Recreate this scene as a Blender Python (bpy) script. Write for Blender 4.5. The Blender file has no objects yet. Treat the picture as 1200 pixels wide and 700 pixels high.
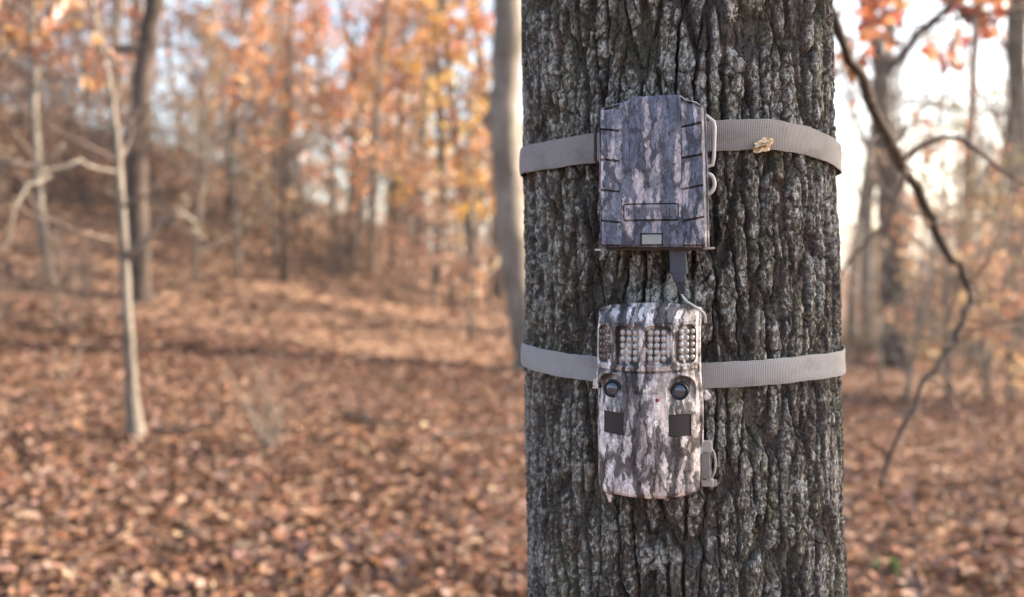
import bpy, bmesh, math, random
import numpy as np
from mathutils import Vector, Matrix

R = math.radians
SC = bpy.context.scene
COL = SC.collection

# ------------------------------------------------------------------ camera, sky, sun, exposure
CAM = Vector((0.0, 0.0, 1.45))
PITCH = R(2.0)
FPX = 35.0 / 36.0 * 1200.0            # focal length in photograph pixels
cd = bpy.data.cameras.new('camera')
cd.lens = 35.0; cd.sensor_width = 36.0
cd.clip_start = 0.02; cd.clip_end = 2000
cd.dof.use_dof = True
cd.dof.focus_distance = 0.905
cd.dof.aperture_fstop = 3.7
cd.dof.aperture_blades = 0
camo = bpy.data.objects.new('camera', cd); COL.objects.link(camo)
camo.location = CAM
camo.rotation_euler = (math.pi / 2 - PITCH, 0, 0)
SC.camera = camo

SUN_AZ = R(72)      # to the right of the view direction, a little behind the trees
SUN_EL = R(27)
w = bpy.data.worlds.new('World'); SC.world = w; w.use_nodes = True
nt = w.node_tree; nt.nodes.clear()
sky = nt.nodes.new('ShaderNodeTexSky'); sky.sky_type = 'NISHITA'; sky.sun_disc = False
sky.sun_elevation = SUN_EL; sky.sun_rotation = SUN_AZ
sky.air_density = 1.0; sky.dust_density = 3.5; sky.ozone_density = 0.6
bgn = nt.nodes.new('ShaderNodeBackground'); bgn.inputs['Strength'].default_value = 0.13
wo = nt.nodes.new('ShaderNodeOutputWorld')
nt.links.new(sky.outputs[0], bgn.inputs[0]); nt.links.new(bgn.outputs[0], wo.inputs[0])
sl = bpy.data.lights.new('sun', 'SUN'); sl.energy = 4.8; sl.angle = R(0.53); sl.color = (1.0, 0.86, 0.68)
so = bpy.data.objects.new('sun', sl); COL.objects.link(so)
sdir = Vector((math.sin(SUN_AZ) * math.cos(SUN_EL), math.cos(SUN_AZ) * math.cos(SUN_EL), math.sin(SUN_EL)))
so.rotation_euler = sdir.to_track_quat('Z', 'Y').to_euler()
so.location = (20, 10, 20)
vs = SC.view_settings
vs.view_transform = 'Standard'; vs.look = 'None'; vs.gamma = 1.0; vs.use_curve_mapping = False
vs.exposure = 2.05
SC.cycles.use_denoising = True
SC.cycles.max_bounces = 6; SC.cycles.diffuse_bounces = 3; SC.cycles.transmission_bounces = 4
SC.cycles.sample_clamp_indirect = 6.0

# ------------------------------------------------------------------ pixel helpers (photograph is 1200 x 700)
FW = Vector((0, math.cos(PITCH), -math.sin(PITCH))); UPV = Vector((0, math.sin(PITCH), math.cos(PITCH)))
def ray(px, py):
    return (FW + Vector((1, 0, 0)) * ((px - 600) / FPX) + UPV * ((350 - py) / FPX))
def at(px, py, depth):
    """point on the pixel's ray at a world depth (metres along +Y)"""
    d = ray(px, py)
    return CAM + d * (depth / d.y)

# ------------------------------------------------------------------ noise
_rng = np.random.RandomState(7)
_P = _rng.permutation(4096).astype(np.int64)
_A = _rng.rand(4096) * 2 * math.pi
_GX, _GY = np.cos(_A), np.sin(_A)
_RV = _rng.rand(4096, 4)
def _h(ix, iy, s):
    return _P[(ix + _P[(iy + s * 131) & 4095]) & 4095]
def perlin(x, y, s=0):
    ix = np.floor(x).astype(np.int64); iy = np.floor(y).astype(np.int64)
    fx = x - ix; fy = y - iy
    ux = fx * fx * fx * (fx * (fx * 6 - 15) + 10); uy = fy * fy * fy * (fy * (fy * 6 - 15) + 10)
    def g(a, b):
        h = _h(ix + a, iy + b, s)
        return _GX[h] * (fx - a) + _GY[h] * (fy - b)
    n00, n10, n01, n11 = g(0, 0), g(1, 0), g(0, 1), g(1, 1)
    a = n00 + ux * (n10 - n00); b = n01 + ux * (n11 - n01)
    return (a + uy * (b - a)) * 1.5
def fbm(x, y, o=4, s=0, g=0.5):
    r = np.zeros_like(x); a = 1.0; t = 0
    for k in range(o):
        r += a * perlin(x * 2 ** k + 17.3 * k, y * 2 ** k - 9.1 * k, s + k); t += a; a *= g
    return r / t
def worley(x, y, s=0):
    ix = np.floor(x).astype(np.int64); iy = np.floor(y).astype(np.int64)
    f1 = np.full(x.shape, 9.0); f2 = np.full(x.shape, 9.0); cid = np.zeros(x.shape, np.int64)
    for a in (-1, 0, 1):
        for b in (-1, 0, 1):
            h = _h(ix + a, iy + b, s)
            d = np.hypot(ix + a + _RV[h, 0] - x, iy + b + _RV[h, 1] - y)
            m = d < f1
            f2 = np.where(m, f1, np.minimum(f2, d)); cid = np.where(m, h, cid); f1 = np.where(m, d, f1)
    return f1, f2, cid
def sst(a, b, x):
    t = np.clip((x - a) / (b - a), 0, 1)
    return t * t * (3 - 2 * t)

# ------------------------------------------------------------------ mesh helpers
def mesh_np(name, V, faces, cols=None, smooth=True, attr='Col'):
    """V (n,3); faces: list of (m,k) int arrays"""
    me = bpy.data.meshes.new(name)
    V = np.asarray(V, np.float32)
    faces = [np.asarray(f, np.int32) for f in faces if len(f)]
    nl = sum(f.size for f in faces); nf = sum(len(f) for f in faces)
    me.vertices.add(len(V)); me.vertices.foreach_set('co', V.ravel())
    me.loops.add(nl); me.polygons.add(nf)
    me.loops.foreach_set('vertex_index', np.concatenate([f.ravel() for f in faces]))
    st, k = [], 0
    for f in faces:
        st.append(k + np.arange(len(f)) * f.shape[1]); k += f.size
    me.polygons.foreach_set('loop_start', np.concatenate(st).astype(np.int32))
    me.polygons.foreach_set('use_smooth', np.full(nf, smooth))
    if cols is not None:
        a = me.color_attributes.new(attr, 'FLOAT_COLOR', 'POINT')
        c = np.ones((len(V), 4), np.float32); c[:, :cols.shape[1]] = cols
        a.data.foreach_set('color', c.ravel())
    me.update(calc_edges=True); me.validate()
    return me
def link(name, me, mat=None, parent=None):
    o = bpy.data.objects.new(name, me); COL.objects.link(o)
    if mat is not None and me is not None:
        if len(me.materials) == 0: me.materials.append(mat)
    if parent is not None: o.parent = parent
    return o
def tag(o, label=None, cat=None, group=None, kind=None):
    if label: o['label'] = label
    if cat: o['category'] = cat
    if group: o['group'] = group
    if kind: o['kind'] = kind
    return o
def empty(name, loc=(0, 0, 0), rot=None):
    o = bpy.data.objects.new(name, None); COL.objects.link(o)
    o.empty_display_size = 0.05
    o.location = loc
    if rot is not None: o.rotation_euler = rot
    return o
class MB:
    def __init__(s): s.v = []; s.f = []; s.n = 0
    def add(s, V, F):
        V = np.asarray(V, float); s.v.append(V)
        for f in F: s.f.append(np.asarray(f) + s.n)
        s.n += len(V)
    def tube(s, pts, rad, sides=8, cap=True):
        pts = [Vector(p) for p in pts]; n = len(pts)
        if np.isscalar(rad): rad = [rad] * n
        t0 = (pts[1] - pts[0]).normalized()
        a = t0.orthogonal().normalized()
        V = np.zeros((n * sides, 3)); prev = t0
        ang = np.arange(sides) * 2 * math.pi / sides
        ca, sa = np.cos(ang)[:, None], np.sin(ang)[:, None]
        for i in range(n):
            t = (pts[min(i + 1, n - 1)] - pts[max(i - 1, 0)]).normalized()
            q = prev.rotation_difference(t); a = (q @ a); a = (a - t * a.dot(t)).normalized(); prev = t
            b = t.cross(a)
            V[i * sides:(i + 1) * sides] = np.array(pts[i]) + rad[i] * (ca * np.array(a) + sa * np.array(b))
        i = np.arange(n - 1)[:, None] * sides; j = np.arange(sides)[None, :]; j2 = (j + 1) % sides
        q = np.stack([i + j, i + j2, i + sides + j2, i + sides + j], -1).reshape(-1, 4)
        F = [q]
        if cap:
            V = np.vstack([V, [list(pts[0])], [list(pts[-1])]])
            c0, c1 = n * sides, n * sides + 1; k = np.arange(sides); k2 = (k + 1) % sides
            F.append(np.stack([k2, k, np.full(sides, c0)], -1))
            e = (n - 1) * sides
            F.append(np.stack([e + k, e + k2, np.full(sides, c1)], -1))
        s.add(V, F)
    def box(s, x0, x1, y0, y1, z0, z1):
        V = [(x, y, z) for x in (x0, x1) for y in (y0, y1) for z in (z0, z1)]
        s.add(V, [[(0, 1, 3, 2), (4, 6, 7, 5), (0, 4, 5, 1), (2, 3, 7, 6), (0, 2, 6, 4), (1, 5, 7, 3)]])
    def lathe(s, prof, c=(0, 0, 0), seg=32):
        """profile [(r, w)] about the local w (third) axis"""
        n = len(prof); a = np.arange(seg) * 2 * math.pi / seg
        V = np.zeros((n * seg, 3))
        for i, (r, z) in enumerate(prof):
            V[i * seg:(i + 1) * seg] = np.stack([c[0] + r * np.cos(a), c[1] + r * np.sin(a), np.full(seg, c[2] + z)], -1)
        i = np.arange(n - 1)[:, None] * seg; j = np.arange(seg)[None, :]; j2 = (j + 1) % seg
        s.add(V, [np.stack([i + j, i + j2, i + seg + j2, i + seg + j], -1).reshape(-1, 4)])
    def mesh(s, name, smooth=True, cols=None):
        V = np.vstack(s.v); g = {}
        for f in s.f: g.setdefault(f.shape[1], []).append(f)
        return mesh_np(name, V, [np.vstack(x) for x in g.values()], cols, smooth)
    def build(s, name, mat, parent=None, smooth=True, sharp=None, bevel=None):
        me = s.mesh(name, smooth)
        if bevel:
            bm = bmesh.new(); bm.from_mesh(me)
            bmesh.ops.bevel(bm, geom=bm.edges[:], offset=bevel, segments=2, affect='EDGES', profile=0.5)
            for f in bm.faces: f.smooth = True
            bm.to_mesh(me); bm.free()
        if sharp: me.set_sharp_from_angle(angle=R(sharp))
        return link(name, me, mat, parent)

# ------------------------------------------------------------------ material helpers
def mat_new(name):
    m = bpy.data.materials.new(name); m.use_nodes = True
    t = m.node_tree; t.nodes.clear()
    return m, t
class N:
    """small node-graph helper"""
    def __init__(s, name):
        s.m, s.t = mat_new(name); s.out = s.n('ShaderNodeOutputMaterial')
    def n(s, typ, **kw):
        x = s.t.nodes.new(typ)
        for k, v in kw.items(): setattr(x, k, v)
        return x
    def l(s, a, b): s.t.links.new(a, b); return s
    def coord(s, scale=(1, 1, 1), kind='Object', loc=(0, 0, 0)):
        tc = s.n('ShaderNodeTexCoord'); mp = s.n('ShaderNodeMapping')
        mp.inputs['Scale'].default_value = scale; mp.inputs['Location'].default_value = loc
        s.l(tc.outputs[kind], mp.inputs[0]); return mp.outputs[0]
    def noise(s, co, scale=1, detail=4, rough=0.5, dist=0.0):
        x = s.n('ShaderNodeTexNoise'); s.l(co, x.inputs['Vector'])
        x.inputs['Scale'].default_value = scale; x.inputs['Detail'].default_value = detail
        x.inputs['Roughness'].default_value = rough; x.inputs['Distortion'].default_value = dist
        return x.outputs[0]
    def vor(s, co, scale=1, feature='F1', rnd=1.0, out=0):
        x = s.n('ShaderNodeTexVoronoi', feature=feature); s.l(co, x.inputs['Vector'])
        x.inputs['Scale'].default_value = scale; x.inputs['Randomness'].default_value = rnd
        return x.outputs[out]
    def ramp(s, fac, stops, interp='LINEAR'):
        x = s.n('ShaderNodeValToRGB'); x.color_ramp.interpolation = interp; s.l(fac, x.inputs[0])
        e = x.color_ramp.elements
        while len(e) < len(stops): e.new(0.5)
        for k, (p, c) in enumerate(stops):
            e[k].position = p
            e[k].color = (*c, 1) if len(c) == 3 else c
        return x.outputs[0]
    def mix(s, fac, a, b, mode='MIX'):
        x = s.n('ShaderNodeMix', data_type='RGBA', blend_type=mode)
        for v, i in ((fac, 0), (a, 6), (b, 7)):
            if hasattr(v, 'is_linked'): s.l(v, x.inputs[i])
            else: x.inputs[i].default_value = v if i == 0 else (*v, 1)
        return x.outputs[2]
    def math(s, op, a, b=0.0):
        x = s.n('ShaderNodeMath', operation=op)
        for v, i in ((a, 0), (b, 1)):
            if hasattr(v, 'is_linked'): s.l(v, x.inputs[i])
            else: x.inputs[i].default_value = v
        return x.outputs[0]
    def bump(s, h, dist=0.001, strength=1.0, prev=None):
        b = s.n('ShaderNodeBump'); b.inputs['Distance'].default_value = dist; b.inputs['Strength'].default_value = strength
        s.l(h, b.inputs['Height'])
        if prev is not None: s.l(prev, b.inputs['Normal'])
        return b.outputs[0]
    def pbr(s, col, rough=0.6, normal=None, spec=0.4, metal=0.0, **kw):
        p = s.n('ShaderNodeBsdfPrincipled')
        if hasattr(col, 'is_linked'): s.l(col, p.inputs['Base Color'])
        else: p.inputs['Base Color'].default_value = (*col, 1)
        if hasattr(rough, 'is_linked'): s.l(rough, p.inputs['Roughness'])
        else: p.inputs['Roughness'].default_value = rough
        p.inputs['Specular IOR Level'].default_value = spec; p.inputs['Metallic'].default_value = metal
        for k, v in kw.items(): p.inputs[k.replace('_', ' ')].default_value = v
        if normal is not None: s.l(normal, p.inputs['Normal'])
        s.l(p.outputs[0], s.out.inputs[0]); return s.m

def leaf_mat(name, trans=0.45, hue_var=0.05, gloss=0.05):
    g = N(name)
    a = g.n('ShaderNodeVertexColor', layer_name='Col')
    oi = g.n('ShaderNodeObjectInfo')
    hs = g.n('ShaderNodeHueSaturation')
    g.l(a.outputs[0], hs.inputs['Color'])
    g.l(g.math('ADD', g.math('MULTIPLY', oi.outputs['Random'], hue_var), 0.5 - hue_var / 2), hs.inputs['Hue'])
    g.l(g.math('ADD', g.math('MULTIPLY', oi.outputs['Random'], 0.4), 0.8), hs.inputs['Value'])
    nz = g.noise(g.coord((40, 40, 40)), 1, 3)
    c = g.mix(1.0, hs.outputs[0], g.ramp(nz, [(0.3, (0.7, 0.68, 0.66)), (0.7, (1.1, 1.1, 1.1))]), 'MULTIPLY')
    d = g.n('ShaderNodeBsdfDiffuse'); t = g.n('ShaderNodeBsdfTranslucent'); gl = g.n('ShaderNodeBsdfGlossy')
    gl.inputs['Roughness'].default_value = 0.45
    g.l(c, d.inputs[0]); g.l(c, t.inputs[0])
    m1 = g.n('ShaderNodeMixShader'); m1.inputs[0].default_value = trans
    g.l(d.outputs[0], m1.inputs[1]); g.l(t.outputs[0], m1.inputs[2])
    m2 = g.n('ShaderNodeMixShader'); m2.inputs[0].default_value = gloss
    g.l(m1.outputs[0], m2.inputs[1]); g.l(gl.outputs[0], m2.inputs[2])
    g.l(m2.outputs[0], g.out.inputs[0])
    return g.m

def bark_far(name, c0, c1, sx=30, sz=6):
    g = N(name)
    co = g.coord((sx, sx, sz))
    nz = g.noise(co, 1, 5, 0.65)
    n2 = g.noise(g.coord((5, 5, 2)), 1, 3)
    c = g.mix(g.ramp(n2, [(0.45, (0, 0, 0)), (0.65, (1, 1, 1))]), g.ramp(nz, [(0.3, c0), (0.7, c1)]), tuple(x * 1.5 for x in c1))
    c = g.mix(0.5, g.ramp(nz, [(0.3, c0), (0.7, c1)]), c)
    return g.pbr(c, 0.9, g.bump(nz, 0.02, 0.8), spec=0.15)

MAT = {}
MAT['leaf'] = leaf_mat('autumn_leaf', 0.5)
MAT['litter'] = leaf_mat('fallen_leaf', 0.15, 0.03, 0.008)
MAT['bark_grey'] = bark_far('bark_grey', (0.07, 0.058, 0.048), (0.21, 0.185, 0.16))
MAT['bark_dark'] = bark_far('bark_dark', (0.028, 0.021, 0.018), (0.085, 0.064, 0.053))
MAT['bark_pale'] = bark_far('bark_pale', (0.10, 0.088, 0.075), (0.25, 0.22, 0.185))
MAT['twig'] = bark_far('twig_bark', (0.06, 0.045, 0.038), (0.17, 0.13, 0.11))

# ------------------------------------------------------------------ terrain
def terr(X, Y):
    X = np.asarray(X, float); Y = np.asarray(Y, float)
    L = 6.0 / (1 + np.exp((X + 4.6) / 3.3)) - 0.35 - 0.03 * np.clip(X, 0, 14)
    r = sst(2.5, 24.0, Y) - 0.35 * sst(30, 70, Y)
    near = 0.05 * perlin(X / 1.7, Y / 1.7, 31) + 0.10 * perlin(X / 5.0, Y / 5.0, 33)
    far = np.clip(np.hypot(X, Y) / 200.0, 0, 1)
    return (L * r) * (1 - sst(0.5, 1.0, far)) + near
def gz(x, y): return float(terr(np.array([x]), np.array([y]))[0])
def ground_at(px, py, dmin=2.0, dmax=90):
    d = ray(px, py); t = dmin
    while t < dmax:
        p = CAM + d * (t / d.y)
        if p.z < gz(p.x, p.y): return p
        t += 0.05
    return CAM + d * (dmax / d.y)

# ground sheet
k = np.linspace(-1, 1, 301)
gx = np.sinh(k * 5.2) / math.sinh(5.2) * 500
gy = np.sinh(k * 5.2) / math.sinh(5.2) * 500 + 6
GX, GY = np.meshgrid(gx, gy)
GV = np.stack([GX.ravel(), GY.ravel(), terr(GX, GY).ravel()], -1)
i = np.arange(300)[:, None] * 301 + np.arange(300)[None, :]
i = i.ravel()
gme = mesh_np('ground', GV, [np.stack([i, i + 1, i + 302, i + 301], -1)])
g = N('leafy_forest_floor')
co = g.coord((1, 1, 1))
cell = g.n('ShaderNodeTexVoronoi'); g.l(co, cell.inputs['Vector']); cell.inputs['Scale'].default_value = 14
tone = g.ramp(g.math('MULTIPLY', cell.outputs['Color'], 1.0), [(0.0, (0.04, 0.025, 0.018)), (0.4, (0.12, 0.07, 0.045)), (0.7, (0.24, 0.14, 0.09)), (1.0, (0.40, 0.26, 0.18))])
c = g.mix(g.ramp(g.noise(co, 0.6, 4), [(0.4, (0, 0, 0)), (0.7, (0.5, 0.5, 0.5))]), tone, (0.16, 0.10, 0.07))
MAT['ground'] = g.pbr(c, 0.95, g.bump(cell.outputs[0], 0.03, 1.0), spec=0.1)
ground = tag(link('ground', gme, MAT['ground']), 'forest floor of brown soil covered by fallen leaves', kind='structure')

# ------------------------------------------------------------------ near oak trunk (bark is real relief)
AX, AY, ZREF = 0.1837, 1.098, 1.42
LEAN = -0.0203
def axis(z): return np.array([AX + LEAN * (z - ZREF), AY])
def rad(z): return 0.170 * (1 - 0.045 * (z - ZREF) / 0.66)
def rad_c(z):
    z = np.asarray(z, float)
    r = 0.170 * (1 - 0.045 * np.clip(z - ZREF, -0.6, 0.8) / 0.66)
    return r * (1 - 0.035 * np.clip(z - 2.2, 0, 9)) + 0.13 * np.clip(0.55 - z, 0, 1.2) ** 2
def bark(u, v):
    """height (0 = crest) in metres and lichen masks for the bark at arc u, height v"""
    wu = u + 0.009 * fbm(u / 0.05, v / 0.11, 3, 3) + 0.0030 * fbm(u / 0.009, v / 0.018, 3, 6, 0.65)
    wv = v + 0.02 * perlin(u / 0.05, v / 0.06, 11) + 0.004 * fbm(u / 0.008, v / 0.008, 2, 12)
    f1, f2, cid = worley(wu / 0.0165, wv / 0.12, 1)
    d = (f2 - f1)
    ridge = sst(0.06, 0.28, d)
    f1b, f2b, cidb = worley(wu / 0.0105 + 3.7, wv / 0.025, 5)
    plate = sst(0.02, 0.16, f2b - f1b)
    f1c, f2c, cidc = worley(wu / 0.0038, wv / 0.0062, 8)
    scale_ = sst(0.0, 0.25, f2c - f1c)
    hcell = _RV[cid, 2]; hb = _RV[cidb, 2]; hc = _RV[cidc, 2]
    rough = fbm(u / 0.0042, v / 0.010, 4, 21, 0.66)
    h = 0.0030 - 0.0140 * (1 - ridge) * (0.5 + 0.5 * _RV[cid, 3])
    h += -0.0042 * (1 - plate) * (0.2 + 0.8 * hb)
    h += -0.0010 * (1 - scale_) * ridge
    h += 0.0030 * (hcell - 1) * ridge + 0.0024 * (hb - 1) * ridge + 0.0018 * (hc - 1)
    h += 0.0018 * rough + 0.0040 * perlin(u / 0.07, v / 0.16, 14)
    # lichen: flecks of several sizes, more of them in some zones; it grows on old bark plates
    zone = fbm(u / 0.06, v / 0.12, 3, 41)
    fl = fbm(u / 0.0045, v / 0.006, 3, 51, 0.6)
    fl2 = fbm(u / 0.016, v / 0.022, 3, 61, 0.6)
    lich = sst(-0.04, 0.22, fl + 0.45 * fl2 + 0.35 * zone - 0.08)
    lich *= 0.04 + 0.96 * sst(0.45, 0.9, ridge * (0.4 + 0.6 * plate))
    green = sst(-0.15, 0.45, fbm(u / 0.05, v / 0.09, 3, 71))
    red = sst(0.15, 0.5, fbm(u / 0.02, v / 0.05, 3, 81))
    film = sst(-0.22, 0.12, 0.6 * fl + 0.5 * fl2 + 0.5 * zone) * sst(0.4, 0.9, ridge * (0.5 + 0.5 * plate))
    return h, lich, green, red, film

phi0 = math.atan2(-AX, -AY)     # direction from the trunk towards the camera (about -Y), measured so sin->x, cos->y
def cyl_hit(px, py, extra=0.0):
    """ray against the trunk surface -> (phi, z); phi measured about the axis, 0 pointing at the camera, + to the right"""
    d = ray(px, py); t = 0.5; best = None
    while t < 1.4:
        p = CAM + d * t; a = axis(p.z)
        e = math.hypot(p.x - a[0], p.y - a[1]) - rad(p.z) - extra
        if best is None or e < best[0]: best = (e, p.copy())
        if e < 0: break
        t += 0.001
    p = best[1]; a = axis(p.z)
    dx, dy = p.x - a[0], p.y - a[1]
    ph = math.atan2(dx, -dy) - math.atan2(-AX, AY)
    return ph, p.z
TOCAM = math.atan2(-AX, AY)
def trunk_pt(ph, z, r):
    a = axis(z); q = ph + TOCAM
    return Vector((a[0] + r * math.sin(q), a[1] - r * math.cos(q), z))

fine = np.arange(-R(112), R(112), 0.00104 / 0.17)
back = np.linspace(R(112), 2 * math.pi - R(112), 70)[:-1]
PH = np.concatenate([fine, back])
zs = np.concatenate([np.linspace(-0.15, 1.0, 150)[:-1], np.arange(1.0, 1.88, 0.0012), np.linspace(1.88, 2.4, 90)[1:], np.linspace(2.4, 7.5, 160)[1:]])
PP, ZZ = np.meshgrid(PH, zs)
UU = PP * 0.17
H, LI, GR, RE, FI = bark(UU, ZZ)
# patches of pale foliose lichen that the photograph shows
def patch(px, py, rpx, amt, seed):
    global LI, H
    ph, z = cyl_hit(px, py); rr = rpx * 0.95 / FPX
    du = (PP - ph) * 0.17; dz = ZZ - z
    m = (np.abs(du) < 4 * rr) & (np.abs(dz) < 4 * rr)
    dd = np.hypot(du[m], dz[m]) / rr; an = np.arctan2(dz[m], du[m])
    edge = 1 + 0.35 * np.sin(an * 7 + seed) + 0.5 * fbm(du[m] / 0.005, dz[m] / 0.005, 2, seed)
    k = amt * (1 - sst(0.7, 1.05, dd / edge))
    LI[m] = np.maximum(LI[m], 1.7 * k); H[m] += 0.0012 * k
for a in ((770, 655, 15, 1.3, 3), (938, 570, 10, 1.25, 5), (709, 56, 8, 1.2, 7), (860, 15, 8, 1.1, 9), (794, 338, 17, 1.0, 11), (775, 345, 13, 0.9, 12), (815, 345, 12, 0.9, 14),
          (645, 80, 5, 1.0, 13), (633, 600, 5, 1.0, 15), (890, 600, 7, 1.0, 17), (850, 630, 6, 0.9, 19), (640, 365, 5, 1.0, 21),
          (860, 60, 6, 0.9, 23), (935, 250, 6, 1.0, 25), (915, 230, 8, 0.9, 27), (960, 130, 6, 1.0, 29), (655, 120, 5, .9, 31), (780, 70, 9, .7, 33)):
    patch(*a)
ph, z = cyl_hit(620, 495)       # torn flake of bark on the left edge
H += 0.010 * np.exp(-(((PP - ph + 0.2) * 0.17 / 0.012) ** 2) - ((ZZ - z) / 0.010) ** 2)
H = np.where(H > -0.001, -0.001 + 0.0022 * np.tanh((H + 0.001) / 0.0022), H)
RR = rad_c(ZZ) + H * (1 + 0.6 * sst(2.2, 3.0, ZZ)) + 0.006 * np.clip(ZZ * 0 + 0, 0, 1)
cxs = AX + LEAN * (ZZ - ZREF)
VX = cxs + RR * np.sin(PP + TOCAM); VY = AY - RR * np.cos(PP + TOCAM)
nr, nc = PP.shape
V = np.stack([VX.ravel(), VY.ravel(), ZZ.ravel()], -1)
i = (np.arange(nr - 1)[:, None] * nc + np.arange(nc)[None, :]).ravel()
j = (np.arange(nr - 1)[:, None] * nc + (np.arange(nc)[None, :] + 1) % nc).ravel()
cols = np.stack([LI.ravel(), GR.ravel(), RE.ravel(), FI.ravel()], -1)
trunk_me = mesh_np('trunk', V, [np.stack([i, j, j + nc, i + nc], -1)], cols, smooth=False)
g = N('oak_bark')
at_ = g.n('ShaderNodeVertexColor', layer_name='Col'); sep = g.n('ShaderNodeSeparateColor'); g.l(at_.outputs[0], sep.inputs[0])
co = g.coord((1, 1, 1))
n1 = g.noise(g.coord((420, 420, 260)), 1, 5, 0.7)
n2 = g.noise(g.coord((90, 90, 30)), 1, 4, 0.6)
base = g.ramp(n2, [(0.3, (0.036, 0.031, 0.028)), (0.55, (0.080, 0.071, 0.063)), (0.8, (0.14, 0.13, 0.118))])
base = g.mix(g.math('MULTIPLY', sep.outputs[1], 0.45), base, (0.085, 0.085, 0.048))
base = g.mix(g.math('MULTIPLY', sep.outputs[2], 0.4), base, (0.13, 0.085, 0.065))
speck = g.ramp(n1, [(0.36, (0.5, 0.5, 0.5)), (0.62, (1.5, 1.5, 1.5))])
base = g.mix(1.0, base, speck, 'MULTIPLY')
lc = g.ramp(n1, [(0.35, (0.24, 0.235, 0.22)), (0.65, (0.52, 0.52, 0.49))])
nf = g.noise(g.coord((700, 700, 520)), 1, 4, 0.7)
lf = g.math('MULTIPLY', sep.outputs[0], g.ramp(g.math('ADD', g.math('MULTIPLY', n1, 0.6), g.math('MULTIPLY', nf, 0.4)), [(0.44, (0.06, 0.06, 0.06)), (0.53, (1, 1, 1))]))
ff = g.math('MULTIPLY', at_.outputs['Alpha'], g.ramp(nf, [(0.40, (0.25, 0.25, 0.25)), (0.55, (1, 1, 1))]))
crust = g.mix(sep.outputs[1], g.ramp(n1, [(0.38, (0.10, 0.098, 0.09)), (0.60, (0.33, 0.325, 0.305))]), g.ramp(n1, [(0.38, (0.095, 0.095, 0.07)), (0.60, (0.28, 0.275, 0.225))]))
colr = g.mix(lf, g.mix(ff, base, crust), lc)
MAT['oak'] = g.pbr(colr, 0.92, g.bump(n1, 0.0022, 1.0), spec=0.2)
oak = empty('oak_tree', (AX, AY, 0.0))
tag(oak, 'big oak trunk with furrowed lichen-flecked bark, trail camera and two grey straps round it', 'tree')
def pl(o, root):   # keep world placement of a mesh authored in world space
    o.parent = root; o.matrix_parent_inverse = Matrix.Translation(-Vector(root.location)); return o
pl(link('trunk', trunk_me, MAT['oak']), oak)

# ------------------------------------------------------------------ straps
def webbing(name, c0, c1):
    g = N(name)
    uv = g.n('ShaderNodeUVMap', uv_map='UVMap')
    mp = g.n('ShaderNodeMapping'); g.l(uv.outputs[0], mp.inputs[0])
    wx = g.n('ShaderNodeTexWave'); g.l(mp.outputs[0], wx.inputs[0]); wx.inputs['Scale'].default_value = 170; wx.bands_direction = 'X'
    wy = g.n('ShaderNodeTexWave'); g.l(mp.outputs[0], wy.inputs[0]); wy.inputs['Scale'].default_value = 230; wy.bands_direction = 'Y'
    h = g.math('ADD', wx.outputs[1], g.math('MULTIPLY', wy.outputs[1], 0.45))
    nz = g.noise(g.coord((60, 60, 60)), 1, 4, 0.6)
    c = g.mix(nz, c0, c1)
    c = g.mix(g.ramp(g.noise(g.coord((22, 22, 45), loc=(3, 1, 2)), 1, 5, 0.65), [(0.5, (0, 0, 0)), (0.68, (0.55, 0.55, 0.55))]), c, tuple(x * q for x, q in zip(c0, (0.66, 0.62, 0.56))))
    c = g.mix(1.0, c, g.ramp(h, [(0.0, (0.78, 0.78, 0.78)), (1.0, (1.06, 1.06, 1.06))]), 'MULTIPLY')
    return g.pbr(c, 0.8, g.bump(h, 0.0006, 0.7), spec=0.2, Sheen_Weight=0.15)
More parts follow.
